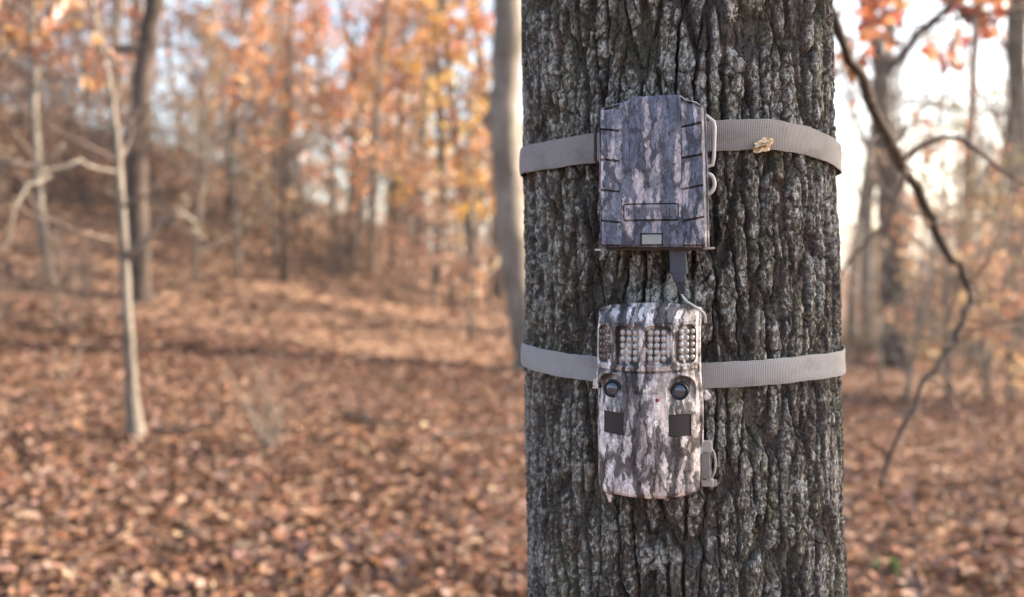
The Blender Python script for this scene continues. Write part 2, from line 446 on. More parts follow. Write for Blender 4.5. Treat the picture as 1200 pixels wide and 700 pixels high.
def strap(name, mat, cen, wid, label, lift=0.0022):
    """cen: photograph pixels along the middle of the strap, left to right; the loop closes behind the tree"""
    a = [cyl_hit(x, y, lift) for x, y in cen]
    phs = np.array([p for p, _ in a]); z_ = np.array([z for _, z in a])
    n = 300; ph = np.linspace(-math.pi, math.pi, n + 1)[:-1]
    phe = np.concatenate([[phs[-1] - 2 * math.pi], phs, [phs[0] + 2 * math.pi]])
    ze = np.concatenate([[z_[-1]], z_, [z_[0]]])
    zc = np.interp(ph, phe, ze)
    ker = np.exp(-np.linspace(-2, 2, 15) ** 2); ker /= ker.sum()
    zc = np.convolve(np.concatenate([zc[-7:], zc, zc[:7]]), ker, 'valid')
    m = 9; s = np.linspace(-0.5, 0.5, m); V = []; UV = []
    th = 0.0015
    for layer in (0, 1):
        for i in range(n):
            wob = 0.0012 * math.sin(ph[i] * 5.1 + 1) + 0.0008 * math.sin(ph[i] * 11 + 2)
            for q in s:
                zz = zc[i] + q * wid * (1 + 0.018 * math.sin(ph[i] * 23 + 1.3 * (q > 0)) + 0.012 * math.sin(ph[i] * 61 + 2 * (q > 0)))
                r = rad(zz) + lift + wob + layer * th + 0.0010 * math.sin(q * 3 + ph[i] * 3.3) - (0.0006 if abs(q) == 0.5 and layer else 0)
                V.append(trunk_pt(ph[i], zz, r)); UV.append((ph[i] * 0.17, q * wid))
    F = []; 
    def ix(l, i, j): return l * n * m + (i % n) * m + j
    for i in range(n):
        for j in range(m - 1):
            F.append((ix(1, i, j), ix(1, i + 1, j), ix(1, i + 1, j + 1), ix(1, i, j + 1)))
            F.append((ix(0, i, j), ix(0, i, j + 1), ix(0, i + 1, j + 1), ix(0, i + 1, j)))
        F.append((ix(0, i, 0), ix(0, i + 1, 0), ix(1, i + 1, 0), ix(1, i, 0)))
        F.append((ix(0, i, m - 1), ix(1, i, m - 1), ix(1, i + 1, m - 1), ix(0, i + 1, m - 1)))
    me = mesh_np(name, np.array([list(v) for v in V]), [np.array(F)])
    uvl = me.uv_layers.new(name='UVMap')
    li = np.zeros(len(me.loops), np.int32); me.loops.foreach_get('vertex_index', li)
    U = np.array(UV)[li]; uvl.data.foreach_set('uv', U.astype(np.float32).ravel())
    me.set_sharp_from_angle(angle=R(50))
    o = link(name, me, mat); tag(o, label, 'strap', 'straps round the oak'); return o
MAT['web_brown'] = webbing('webbing_taupe', (0.205, 0.192, 0.188), (0.27, 0.256, 0.252))
MAT['web_grey'] = webbing('webbing_grey', (0.25, 0.248, 0.252), (0.32, 0.317, 0.32))
strap('webbing_strap', MAT['web_brown'], [(613, 189), (650, 181), (700, 173), (765, 166), (832, 160), (900, 157), (950, 166), (980, 183)], 0.0283,
      'taupe webbing strap round the oak holding the slate camouflage box')
strap('webbing_strap', MAT['web_grey'], [(617, 416), (650, 426), (697, 432.5), (765, 437), (832, 440), (900, 436), (950, 431), (985, 425)], 0.0242,
      'pale grey webbing strap round the oak behind the twin-lens trail camera')

# ------------------------------------------------------------------ device frames
AL = R(15.7)
def frame(name, zc):
    a = axis(zc); Nn = Vector((-math.sin(AL), -math.cos(AL), 0)); Rr = Vector((math.cos(AL), -math.sin(AL), 0))
    O = Vector((a[0], a[1], zc)) + Nn * 0.17
    e = empty(name, O)
    M3 = Matrix((Rr, Vector((0, 0, 1)), Nn)).transposed()
    e.rotation_euler = M3.to_euler()
    Mi = (Matrix.Translation(O) @ M3.to_4x4()).inverted()
    o_l = Mi @ CAM; 
    def uv(px, py, wf=0.05):
        d = Mi.to_3x3() @ ray(px, py)
        ww = wf(0.0) if callable(wf) else wf
        for _ in range(12 if callable(wf) else 1):
            t = (ww - o_l.z) / d.z; p = o_l + d * t
            if callable(wf): ww = float(wf(p.x))
        return p.x, p.y
    return e, uv
def hfield(name, lx, rx, by, ty, wfun, mat, parent, wback=0.0, nu=240, nv=360, sides=((0.0, 0.5), (0.0, 1.0)), sharp=35):
    """front shell as a relief over an outline: lx/rx(v) left and right edges, by/ty(u) bottom and top edges"""
    s = np.linspace(0, 1, nu); t = np.linspace(0, 1, nv)
    S, T = np.meshgrid(s, t)
    v0 = np.full(S.shape, (by(0.0) + ty(0.0)) / 2); 
    U = lx(v0) + S * (rx(v0) - lx(v0))
    for _ in range(3):
        Vv = by(U) + T * (ty(U) - by(U)); U = lx(Vv) + S * (rx(Vv) - lx(Vv))
    dist = np.minimum(np.minimum(U - lx(Vv), rx(Vv) - U), np.minimum(Vv - by(U), ty(U) - Vv))
    W = wfun(U, Vv, dist)
    P = np.stack([U.ravel(), Vv.ravel(), W.ravel()], -1)
    i = (np.arange(nv - 1)[:, None] * nu + np.arange(nu - 1)[None, :]).ravel()
    F = [np.stack([i, i + 1, i + 1 + nu, i + nu], -1)]
    loop = list(range(nu)) + [k * nu + nu - 1 for k in range(1, nv)] + [(nv - 1) * nu + k for k in range(nu - 2, -1, -1)] + [k * nu for k in range(nv - 2, 0, -1)]
    L = len(loop); cen = P[loop].mean(0); rows = [np.array(loop)]; n = len(P); PS = [P]
    for inset, f in sides:
        q = P[loop].copy(); q[:, 2] = q[:, 2] + (wback - q[:, 2]) * f
        dirn = q[:, :2] - cen[:2]; dirn /= np.linalg.norm(dirn, axis=1)[:, None] + 1e-9
        q[:, :2] += dirn * inset
        PS.append(q); rows.append(n + np.arange(L)); n += L
    for a, b in zip(rows[:-1], rows[1:]):
        a2, b2 = np.roll(a, -1), np.roll(b, -1); F.append(np.stack([a, b, b2, a2], -1))
    PS.append(np.array([[cen[0], cen[1], wback]])); b = rows[-1]
    me = mesh_np(name, np.vstack(PS), F + [np.stack([b, np.full(L, n), np.roll(b, -1)], -1)])
    me.set_sharp_from_angle(angle=R(sharp))
    return link(name, me, mat, parent)
def edge_drop(d, r):
    q = np.clip(r - d, 0, r); return r - np.sqrt(np.clip(r * r - q * q, 0, None))
def rrect(U, V, x0, x1, y0, y1, r):
    cx, cy = (x0 + x1) / 2, (y0 + y1) / 2
    qx = np.abs(U - cx) - (x1 - x0) / 2 + r; qy = np.abs(V - cy) - (y1 - y0) / 2 + r
    return np.hypot(np.maximum(qx, 0), np.maximum(qy, 0)) + np.minimum(np.maximum(qx, qy), 0) - r
def rr_prism(mb, x0, x1, y0, y1, r, z0, z1, bev=0.0004, n=6):
    pts = []
    for cx, cy, a0 in ((x1 - r, y1 - r, 0), (x0 + r, y1 - r, 90), (x0 + r, y0 + r, 180), (x1 - r, y0 + r, 270)):
        for k in range(n + 1):
            a = R(a0 + 90 * k / n); pts.append((cx + r * math.cos(a), cy + r * math.sin(a)))
    pts = np.array(pts); c = pts.mean(0); L = len(pts)
    d = pts - c; d /= np.linalg.norm(d, axis=1)[:, None]
    A = np.c_[pts, np.full(L, z0)]; B = np.c_[pts, np.full(L, z1 - bev)]; C = np.c_[pts - d * bev, np.full(L, z1)]
    V = np.vstack([A, B, C, [[c[0], c[1], z1]]]); k = np.arange(L); k2 = (k + 1) % L
    mb.add(V, [np.stack([k, k2, L + k2, L + k], -1), np.stack([L + k, L + k2, 2 * L + k2, 2 * L + k], -1), np.stack([2 * L + k, 2 * L + k2, np.full(L, 3 * L)], -1)])

# printed camouflage: bark picture in slate blues (box) and in pinkish white and charcoal (camera)
def camo_print(name, tones, crack, crack_w, dark, dark_lo, plate_sc, streak_amt, seed, fine_lo=0.45):
    """bark picture printed on plastic: plates of several tones, long vertical streaks, thin dark cracks"""
    g = N(name)
    co = g.coord((1, 1, 1), loc=(seed * 0.37, seed * 0.21, 0))
    wv = g.n('ShaderNodeTexNoise'); g.l(g.coord((70, 30, 20)), wv.inputs[0]); wv.inputs['Detail'].default_value = 4; wv.inputs['Roughness'].default_value = 0.65
    ad = g.n('ShaderNodeVectorMath', operation='MULTIPLY_ADD'); g.l(wv.outputs[1], ad.inputs[0]); ad.inputs[1].default_value = (0.0095, 0.016, 0); g.l(co, ad.inputs[2])
    def st(sc, loc=(0, 0, 0)):
        m = g.n('ShaderNodeMapping'); m.inputs['Scale'].default_value = sc; m.inputs['Location'].default_value = loc; g.l(ad.outputs[0], m.inputs[0]); return m.outputs[0]
    pv = g.n('ShaderNodeTexVoronoi'); g.l(st(plate_sc), pv.inputs['Vector']); pv.inputs['Scale'].default_value = 1
    sp = g.n('ShaderNodeSeparateColor'); g.l(pv.outputs['Color'], sp.inputs[0])
    streak = g.noise(st((260, 36, 1), (4, 2, 0)), 1, 4, 0.6)
    fine = g.noise(st((620, 240, 1), (1, 8, 0)), 1, 5, 0.68)
    k = g.math('ADD', g.math('MULTIPLY', sp.outputs[0], 0.72), g.math('MULTIPLY', g.math('SUBTRACT', streak, 0.36), streak_amt))
    col = g.ramp(k, tones)
    big = g.noise(st((82, 11, 1), (6 + seed, 3, 0)), 1, 3, 0.55)
    dk = g.ramp(big, [(dark_lo, (1, 1, 1)), (dark_lo + 0.025, (0, 0, 0))])
    col = g.mix(g.math('MULTIPLY', dk, 0.88), col, g.ramp(streak, [(0.35, dark), (0.65, tuple(x * 2.3 for x in dark))]))
    for sc, wd, am in ((plate_sc, crack_w, 0.85), (tuple(x * 2.1 for x in plate_sc), crack_w * 0.9, 0.4)):
        e = g.ramp(g.vor(st(sc), 1, 'DISTANCE_TO_EDGE'), [(0.0, (1, 1, 1)), (wd * 0.55, (1, 1, 1)), (wd, (0, 0, 0))])
        br = g.ramp(g.noise(st((60, 34, 1), (2, sc[0], 0)), 1, 3), [(0.40, (0, 0, 0)), (0.50, (1, 1, 1))])
        col = g.mix(g.math('MULTIPLY', g.math('MULTIPLY', e, br), am), col, crack)
    col = g.mix(1.0, col, g.ramp(fine, [(0.36, (fine_lo, fine_lo, fine_lo)), (0.62, (1.3, 1.3, 1.3))]), 'MULTIPLY')
    return g.pbr(col, 0.5, g.bump(fine, 0.0003, 0.4), spec=0.35)
def camo_slate():
    return camo_print('camouflage_slate', [(0.05, (0.068, 0.080, 0.118)), (0.30, (0.112, 0.130, 0.185)), (0.52, (0.18, 0.197, 0.26)), (0.64, (0.32, 0.305, 0.345)), (0.9, (0.58, 0.515, 0.54))],
                      (0.04, 0.038, 0.052), 0.10, (0.07, 0.077, 0.11), 0.435, (120, 27, 1), 1.25, 1)
def camo_bark():
    return camo_print('camouflage_bark', [(0.05, (0.21, 0.175, 0.168)), (0.16, (0.40, 0.345, 0.33)), (0.36, (0.57, 0.51, 0.495)), (0.72, (0.76, 0.70, 0.69))],
                      (0.014, 0.011, 0.012), 0.15, (0.04, 0.037, 0.044), 0.43, (120, 30, 1), 0.75, 4, 0.6)
MAT['slate'] = camo_slate(); MAT['camo'] = camo_bark()
def plain(name, col, rough=0.5, spec=0.4, var=0.15, **kw):
    g = N(name); nz = g.noise(g.coord((180, 180, 180)), 1, 4)
    c = g.mix(nz, tuple(x * (1 - var) for x in col), tuple(min(1, x * (1 + var)) for x in col))
    return g.pbr(c, rough, g.bump(nz, 0.0003, 0.25), spec, **kw)
MAT['ring'] = plain('pale_plastic', (0.52, 0.50, 0.47), 0.45)
MAT['latch'] = plain('latch_plastic', (0.34, 0.32, 0.30), 0.5)
MAT['black'] = plain('black_plastic', (0.02, 0.02, 0.023), 0.4)
MAT['rim'] = plain('brown_plastic', (0.035, 0.026, 0.026), 0.5, var=0.5)
MAT['led'] = N('clear_led').pbr((0.36, 0.335, 0.315), 0.16, spec=0.9, Coat_Weight=1.0)
MAT['led_shaded'] = N('shaded_led').pbr((0.15, 0.115, 0.10), 0.3, spec=0.5)  # same LEDs in the left window, their shade put into a darker brown
MAT['led_board'] = plain('led_board', (0.045, 0.034, 0.028), 0.5)
MAT['pir'] = plain('dark_sensor_film', (0.022, 0.021, 0.026), 0.42, 0.3, 0.08)
MAT['glass'] = N('lens_glass').pbr((0.008, 0.017, 0.042), 0.04, spec=0.8, Coat_Weight=1.0)
MAT['iris'] = N('lens_ring').pbr((0.07, 0.12, 0.22), 0.25, spec=0.7)
MAT['plug'] = plain('slate_rubber', (0.05, 0.059, 0.085), 0.55)
MAT['plug2'] = plain('grey_rubber', (0.06, 0.066, 0.085), 0.6)
MAT['cord'] = plain('pale_cord', (0.48, 0.48, 0.48), 0.5)
MAT['lcd'] = plain('status_window', (0.26, 0.27, 0.262), 0.25, 0.5, 0.12)
MAT['red'] = plain('red_indicator', (0.20, 0.02, 0.02), 0.2)

# ------------------------------------------------------------------ slate camouflage power box
zb = at(763, 203, 0.93).z
box, buv = frame('battery_box', zb)
tag(box, 'slate blue camouflage power box strapped to the oak above the trail camera', 'battery box')
WB = 0.050
def poly(pts, horiz, w):
    """pixel polyline -> local interpolating function (of u when horiz, of v otherwise)"""
    q = np.array([buv(x, y, w) for x, y in pts])
    if horiz: o = np.argsort(q[:, 0]); return lambda u: np.interp(u, q[o, 0], q[o, 1])
    o = np.argsort(q[:, 1]); return lambda v: np.interp(v, q[o, 1], q[o, 0])
b_l = poly([(701.5, 100), (701, 135), (703.5, 292)], False, WB); b_r = poly([(823, 100), (823, 130), (827, 292)], False, WB)
b_t = poly([(690, 131), (701, 127.5), (712, 124), (735, 117.5), (748, 112.5), (765, 112), (779, 110.5), (796, 110.5), (803, 116), (815, 118.5), (823, 124), (835, 130)], True, WB)
b_b = poly([(690, 290), (703, 290), (827, 290), (840, 290)], True, WB)
xL = poly([(725, 100), (727, 292)], False, WB); xR = poly([(797, 100), (800.5, 292)], False, WB)
pnx0, pny1 = buv(730.5, 239, WB); pnx1, pny0 = buv(795.5, 259, WB)
lcx0, lcy1 = buv(750.5, 273.5, WB); lcx1, lcy0 = buv(776.5, 287.5, WB)
def b_w(U, V, d):
    W = WB - edge_drop(d, 0.0035)
    xc = (xL(V) + xR(V)) / 2; hw = (xR(V) - xL(V)) / 2
    band = (np.abs(U - xc) > hw) & (d > 0.0012)
    W = W + 0.0003 * sst(0, 0.004, hw - np.abs(U - xc)) - 0.0052 * band
    W -= 0.0045 * (rrect(U, V, pnx0, pnx1, pny0, pny1, 0.002) < 0)
    W -= 0.0045 * (rrect(U, V, lcx0, lcx1, lcy0, lcy1, 0.0006) < 0)
    W += 0.0002 * perlin(U / 0.012, V / 0.02, 4)
    return W
hfield('shell', b_l, b_r, b_b, b_t, b_w, MAT['slate'], box, 0.004, 230, 340, sides=((0.0, 0.35), (-0.0012, 0.36), (-0.0012, 0.42), (0.0012, 0.43), (0.0012, 0.60), (0.0, 1.0)))
def louvre(c4, top_w, bot_w):
    """c4: pixels TL TR BR BL"""
    p = [buv(x, y, WB) for x, y in c4]; mb = MB()
    z0 = WB - 0.0060
    V = [(*p[0], z0), (*p[1], z0), (*p[2], z0), (*p[3], z0), (*p[0], top_w), (*p[1], top_w), (*p[2], bot_w), (*p[3], bot_w)]
    mb.add(V, [[(0, 1, 2, 3)[::-1], (4, 7, 6, 5)[::-1], (0, 4, 5, 1)[::-1], (1, 5, 6, 2)[::-1], (2, 6, 7, 3)[::-1], (3, 7, 4, 0)[::-1]]])
    me = mb.mesh('louvre'); bm = bmesh.new(); bm.from_mesh(me); bmesh.ops.recalc_face_normals(bm, faces=bm.faces)
    bmesh.ops.bevel(bm, geom=bm.edges[:], offset=0.00025, segments=1, affect='EDGES'); bm.to_mesh(me); bm.free()
    me.polygons.foreach_set('use_smooth', [False] * len(me.polygons))
    link('louvre', me, MAT['slate'], box)
ly = [(127.5, 123), (151.5, 153.5), (187, 189), (222.8, 225), (258.8, 261), (288, 288)]
ry = [(117.5, 122.5), (149, 144), (185.5, 181), (222, 217), (259, 254.5), (288, 288)]
for k in range(5):
    gp = 1.15
    a, b = ly[k], ly[k + 1]
    f = lambda y: 702.2 + (y - 127) * 0.0125
    louvre([(f(a[0]) + 1.2, a[0] + gp), (725.5 + k * 0.4, a[1] + gp + (0 if k else 4)), (725.8 + k * 0.4, b[1] - gp), (f(b[0]) + 1.2, b[0] - gp)], WB - 0.0003, WB + (0.0007 if k < 4 else 0.0001))
    a, b = ry[k], ry[k + 1]
    f = lambda y: 821.2 + (y - 127) * 0.024
    louvre([(798 + k * 0.5, a[0] + gp + (0 if k else 3)), (f(a[1]), a[1] + gp + (0 if k else 2)), (f(b[1]), b[1] - gp), (798.4 + k * 0.5, b[0] - gp)], WB - 0.0003, WB + (0.0007 if k < 4 else 0.0001))
# nameplate with raised lettering, status window
mb = MB(); rr_prism(mb, pnx0 + 0.0013, pnx1 - 0.0013, pny0 + 0.0017, pny1 - 0.0012, 0.0013, WB - 0.0048, WB + 0.0010)
plate = mb.build('nameplate', MAT['slate'], box, sharp=30)
cu = bpy.data.curves.new('lettering', 'FONT'); cu.body = 'MOULTRIE'; cu.size = 0.0105; cu.extrude = 0.0005; cu.align_x = 'CENTER'; cu.align_y = 'CENTER'; cu.space_character = 1.12; cu.offset = 0.0002
tmp = bpy.data.objects.new('lettering', cu); COL.objects.link(tmp); bpy.context.view_layer.update()
lm = bpy.data.meshes.new_from_object(tmp); bpy.data.objects.remove(tmp); lm.materials.clear()
x = np.zeros(len(lm.vertices) * 3, np.float32); lm.vertices.foreach_get('co', x); x = x.reshape(-1, 3)
sc_ = (pnx1 - pnx0 - 0.008) / (x[:, 0].max() - x[:, 0].min()); x[:, 0] *= sc_
x += [(pnx0 + pnx1) / 2, (pny0 + pny1) / 2, WB + 0.0012]; lm.vertices.foreach_set('co', x.ravel()); lm.update()
link('lettering', lm, plain('lettering_slate', (0.13, 0.132, 0.165), 0.5), plate)
mb = MB(); rr_prism(mb, lcx0 + 0.0013, lcx1 - 0.0009, lcy0 + 0.0008, lcy1 - 0.0013, 0.0004, WB - 0.0048, WB + 0.0004)
mb.build('status_window', MAT['lcd'], box, sharp=30)
# lower rim, hinge pin, loops at the side
x0, y0 = buv(708, 293.2, WB); x1, y1 = buv(822.5, 289.5, WB)
mb = MB(); mb.box(x0, x1, y0, y1, 0.006, WB - 0.007); mb.build('base_rim', MAT['rim'], box, bevel=0.0008)
for pa, pb in (((697.5, 293), (704, 292.8)), ((825, 291.2), (837.5, 291))):
    mb = MB(); mb.tube([(*buv(*pa, 0.03), 0.03), (*buv(*pb, 0.03), 0.03)], 0.0010, 10); mb.build('hinge_pin', MAT['ring'], box, sharp=40)
P3 = lambda x, y, w_: (*buv(x, y, w_), w_)
mb = MB(); mb.tube([P3(820, 133, 0.018), P3(829, 137, 0.018), P3(836.5, 143, 0.018), P3(837.5, 150, 0.018), P3(836.5, 185, 0.018), P3(835, 193.5, 0.018), P3(829, 195, 0.018), P3(820, 195, 0.018)], 0.0018, 8)
mb.build('strap_loop', MAT['ring'], box)
pts = [P3(822, 204, 0.02)] + [P3(829 + 8.2 * math.sin(t), 215.5 - 11.5 * math.cos(t), 0.02) for t in np.linspace(0.1, math.pi - 0.1, 14)] + [P3(822, 227, 0.02)]
mb = MB(); mb.tube(pts, 0.0019, 8); mb.build('lock_ring', MAT['ring'], box)
mb = MB(); mb.tube([P3(702, 147, 0.016), P3(697.5, 150, 0.016), P3(697.5, 188, 0.016), P3(702, 192, 0.016)], 0.0016, 8); mb.build('strap_loop', MAT['rim'], box)

# ------------------------------------------------------------------ twin-lens trail camera
zc = at(760, 470, 0.93).z
tc, cuv = frame('trail_camera', zc)
tag(tc, 'pinkish bark-camouflage trail camera with two lenses and LED windows strapped to oak', 'trail camera')
WC = 0.064
UC = cuv(757, 400, 0.06)[0]
def prof(u): return WC - 10.5 * (u - UC) ** 2 - 900 * np.abs(u - UC) ** 4
def cpoly(pts, horiz, w=None):
    q = np.array([cuv(x, y, prof if w is None else w) for x, y in pts])
    if horiz: o = np.argsort(q[:, 0]); return lambda u: np.interp(u, q[o, 0], q[o, 1])
    o = np.argsort(q[:, 1]); return lambda v: np.interp(v, q[o, 1], q[o, 0])
WS = 0.040
c_l = cpoly([(698, 340), (698.5, 372), (698.5, 438), (697, 446), (701.5, 456), (700, 500), (699.5, 555), (704, 585)], False, WS)
c_r = cpoly([(817, 340), (817.5, 372), (816, 440), (818.5, 480), (819.5, 560), (818, 590)], False, WS)
c_t = cpoly([(690, 370), (700, 366), (712, 362.5), (735, 360.5), (760, 359.8), (790, 361), (808, 363.5), (818, 367), (830, 371)], True, 0.045)
c_b = cpoly([(690, 573), (703, 576.5), (722, 581.5), (757, 586.5), (785, 586.5), (803, 582), (818, 575), (830, 572)], True)
sm1 = cpoly([(698, 377), (730, 380), (757, 380.5), (790, 379.5), (816, 376.5)], True)
sm2 = cpoly([(698, 431.5), (715, 434), (740, 436.8), (765, 437), (795, 435.5), (816, 433)], True)
sm3 = cpoly([(700, 527), (757, 530), (816, 527.5)], True); sm4 = cpoly([(700, 556), (757, 562), (816, 557)], True)
def crect(x0, x1, y0, y1):
    xm, ym = (x0 + x1) / 2, (y0 + y1) / 2
    return cuv(x0, ym, prof)[0], cuv(x1, ym, prof)[0], cuv(xm, y1, prof)[1], cuv(xm, y0, prof)[1]
LEDW = [crect(701.5, 716.5, 381.5, 426), crect(721, 749.5, 382.5, 429), crect(755.5, 786.5, 382.5, 429), crect(791, 815.2, 381, 427)]
PIRW = [crect(708, 731, 483, 509), crect(783, 810, 486, 512)]
LEN = [(cuv(717, 456, prof), 0.0080), (cuv(796, 459, prof), 0.0080)]
POCK = [crect(701.5, 733, 438, 484), crect(782, 815.5, 441, 486)]
def c_w(U, V, d):
    W = prof(U)
    toph = c_t(U) - V; both = V - c_b(U); lat = np.minimum(U - c_l(V), c_r(V) - U)
    W = W - edge_drop(toph, 0.018) * 1.0 - edge_drop(both, 0.007) - edge_drop(lat, 0.003)
    # head stands slightly proud, seams
    W += 0.0010 * sst(-0.0006, 0.0006, V - sm2(U)) * sst(0.004, 0.010, d)
    for s_, dep, wd in ((sm1, 0.0007, 0.0005), (sm2, 0.0030, 0.0010), (sm3, 0.00035, 0.0003), (sm4, 0.0003, 0.0003)):
        W -= dep * np.exp(-((V - s_(U)) / wd) ** 4)
    for x0, x1, y0, y1 in LEDW:
        rr = min(0.0055, (x1 - x0) * 0.33)
        W -= 0.0050 * sst(0.0002, -0.0006, rrect(U, V, x0, x1, y0, y1, rr)); 
        W += 0.0006 * np.exp(-((rrect(U, V, x0, x1, y0, y1, rr) - 0.0012) / 0.0008) ** 2)
    for (x0, x1, y0, y1), (c_, r_) in zip(POCK, LEN):
        sd = rrect(U, V, x0, x1, y0 - 0.02, y1, (x1 - x0) * 0.48)
        dep = 0.0085 * sst(y0 + 0.001, y1 - 0.004, V) * (V > y0)
        W -= dep * sst(0.0, -0.0009, sd)
        W += 0.0012 * np.exp(-((sd - 0.0009) / 0.0009) ** 2) * sst(y0 + 0.006, y1 - 0.008, V)
    for x0, x1, y0, y1 in PIRW:
        W -= 0.0022 * (rrect(U, V, x0, x1, y0, y1, 0.0004) < 0)
    # bark-like moulding of the front: a raised ridge between the lenses and shallow vertical flutes
    xm = UC + 0.001
    W += 0.0020 * np.exp(-((U - xm) / 0.013) ** 4) * sst(0.002, 0.012, sm2(U) - V) * sst(0.0, 0.02, both)
    W += 0.0007 * fbm(U / 0.009, V / 0.05, 2, 91) * sst(0.003, 0.006, d)
    # slot between lenses
    sx0, sx1, sy0, sy1 = SLOT
    W -= 0.0018 * (rrect(U, V, sx0, sx1, sy0, sy1, 0.0006) < 0)
    return W
SLOT = crect(743, 769, 459, 462)
hfield('housing', c_l, c_r, c_b, c_t, c_w, MAT['camo'], tc, 0.004, 240, 420,
       sides=((0.0004, 0.20), (-0.0010, 0.21), (-0.0010, 0.27), (0.0026, 0.28), (0.0034, 0.40), (0.0026, 0.50), (0.0010, 0.51), (0.0006, 0.75), (0.0, 1.0)), sharp=32)
led_me = None
for wi, (x0, x1, y0, y1) in enumerate(LEDW):
    um = (x0 + x1) / 2
    sl_ = 2 * -10.5 * (um - UC) - 3600 * (um - UC) ** 3
    def surf(u, dd): return float(prof(u)) - dd
    mb = MB(); nx = 8
    us = np.linspace(x0 + 0.0004, x1 - 0.0004, nx)
    V = [(u, y, surf(u, 0.0040)) for y in (y0 + 0.0004, y1 - 0.0004) for u in us]
    mb.add(V, [[(k, k + 1, nx + k + 1, nx + k) for k in range(nx - 1)]])
    win = mb.build('led_window', MAT['led_board'], tc)
    if led_me is None:
        m2 = MB(); r_ = 1.0
        m2.lathe([(1.0, -0.2), (1.0, 0.25)] + [(math.cos(t), 0.25 + 0.85 * math.sin(t)) for t in np.linspace(0.15, 1.5, 7)] + [(0.001, 1.1)], seg=16)
        led_me = m2.mesh('led'); led_me.materials.append(MAT['led']); led_me0 = m2.mesh('led'); led_me0.materials.append(MAT['led_shaded'])
    ncol = 3; wd = x1 - x0
    pad = 0.0026 if wi in (1, 2) else 0.0014
    off = (0.0016 if wi == 1 else -0.0012 if wi == 2 else 0.0006 if wi == 3 else 0)
    for r_ in range(5):
        for c_ in range(ncol):
            u = x0 + off + pad + (wd - 2 * pad) * (c_ + 0.5) / ncol; v = y0 + 0.0030 + (y1 - y0 - 0.0060) * (r_ + 0.5) / 5
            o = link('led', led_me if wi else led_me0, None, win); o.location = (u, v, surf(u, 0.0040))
            slope = -(21.0 * (u - UC) + 3600 * (u - UC) ** 3)
            o.rotation_euler = (0, math.atan(-slope) * 0.9, 0)
            rad_ = min(0.0026, (wd - 2 * pad) / ncol * 0.50); o.scale = (rad_, min(0.0030, rad_ * 1.12), 0.0022)
for (c_, r_), (x0, x1, y0, y1) in zip(LEN, POCK):
    base = float(prof(c_[0])) - 0.0085
    root = MB(); L = (c_[0], c_[1], base)
    root.lathe([(r_, -0.004), (r_, 0.0072), (r_ * 0.96, 0.0078), (r_ * 0.88, 0.0078), (r_ * 0.84, 0.0066), (r_ * 0.78, 0.0064), (r_ * 0.75, 0.0052), (r_ * 0.66, 0.0050), (r_ * 0.62, 0.0040), (0.0001, 0.0038)], L, 40)
    lens = root.build('lens', MAT['black'], tc, sharp=30)
    m2 = MB(); m2.lathe([(r_ * 0.72, 0.0064), (r_ * 0.68, 0.0078), (r_ * 0.64, 0.0070)], L, 36); m2.build('lens_ring', MAT['iris'], lens)
    m2 = MB(); m2.lathe([(r_ * 0.48, 0.0076), (r_ * 0.44, 0.0086), (r_ * 0.40, 0.0080)], L, 36); m2.build('lens_ring', MAT['iris'], lens)
    m2 = MB(); m2.lathe([(r_ * 0.80 * math.cos(t), 0.0058 + 0.0030 * math.sin(t)) for t in np.linspace(0, 1.55, 10)], L, 36)
    m2.build('lens_glass', MAT['glass'], lens)
for x0, x1, y0, y1 in PIRW:
    mb = MB(); nx = 6; us = np.linspace(x0 + 0.0003, x1 - 0.0003, nx)
    V = [(u, y, float(prof(u)) - 0.0010) for y in (y0 + 0.0003, y1 - 0.0003) for u in us]
    mb.add(V, [[(k, k + 1, nx + k + 1, nx + k) for k in range(nx - 1)]]); mb.build('motion_sensor', MAT['pir'], tc)
u, v = cuv(770, 469, prof); mb = MB()
mb.lathe([(0.0018 * math.cos(t), 0.0016 * math.sin(t)) for t in np.linspace(0, 1.55, 6)], (u, v, float(prof(u)) + 0.0012), 14); mb.build('indicator_lamp', MAT['red'], tc)
# side tabs, latch, bottom fittings
def C3(x, y, w_): return (*cuv(x, y, w_), w_)
def slab(name, px, w0, w1, mat, bev=0.0006):
    p = [cuv(x, y, (w0 + w1) / 2) for x, y in px]; n = len(p)
    V = [(*q, w0) for q in p] + [(*q, w1) for q in p]; me = bpy.data.meshes.new(name)
    me.from_pydata(V, [], [tuple(range(n))[::-1], tuple(range(n, 2 * n))] + [(k, (k + 1) % n, n + (k + 1) % n, n + k) for k in range(n)])
    bm = bmesh.new(); bm.from_mesh(me); bmesh.ops.recalc_face_normals(bm, faces=bm.faces)
    bmesh.ops.bevel(bm, geom=bm.edges[:], offset=bev, segments=2, affect='EDGES'); bm.to_mesh(me); bm.free()
    for p_ in me.polygons: p_.use_smooth = True
    me.set_sharp_from_angle(angle=R(40))
    return link(name, me, mat, tc)
slab('side_tab', [(822, 455), (827, 456), (834, 464), (833, 467), (826, 469), (822, 470)], 0.012, 0.018, MAT['camo'])
slab('side_tab', [(703, 440), (695.5, 445), (695, 455), (703, 455)], 0.026, 0.034, MAT['camo'])
lt = slab('latch', [(822, 530), (831.5, 530), (832.5, 560), (822, 560)], 0.018, 0.030, plain('latch_grey', (0.17, 0.165, 0.16), 0.5))
for yy in ((517, 529.5, 834.5), (561, 569, 836)):
    o = slab('latch_bracket', [(822, yy[0]), (yy[2] - 1, yy[0]), (yy[2], yy[0] + 2), (yy[2], yy[1]), (822, yy[1])], 0.014, 0.026, MAT['latch']); 
mb = MB(); mb.tube([C3(832 + 6.5 * math.sin(t), 543 - 17 * math.cos(t), 0.016) for t in np.linspace(0.05, math.pi - 0.05, 16)], 0.0011, 8); mb.build('lock_loop', MAT['latch'], tc)
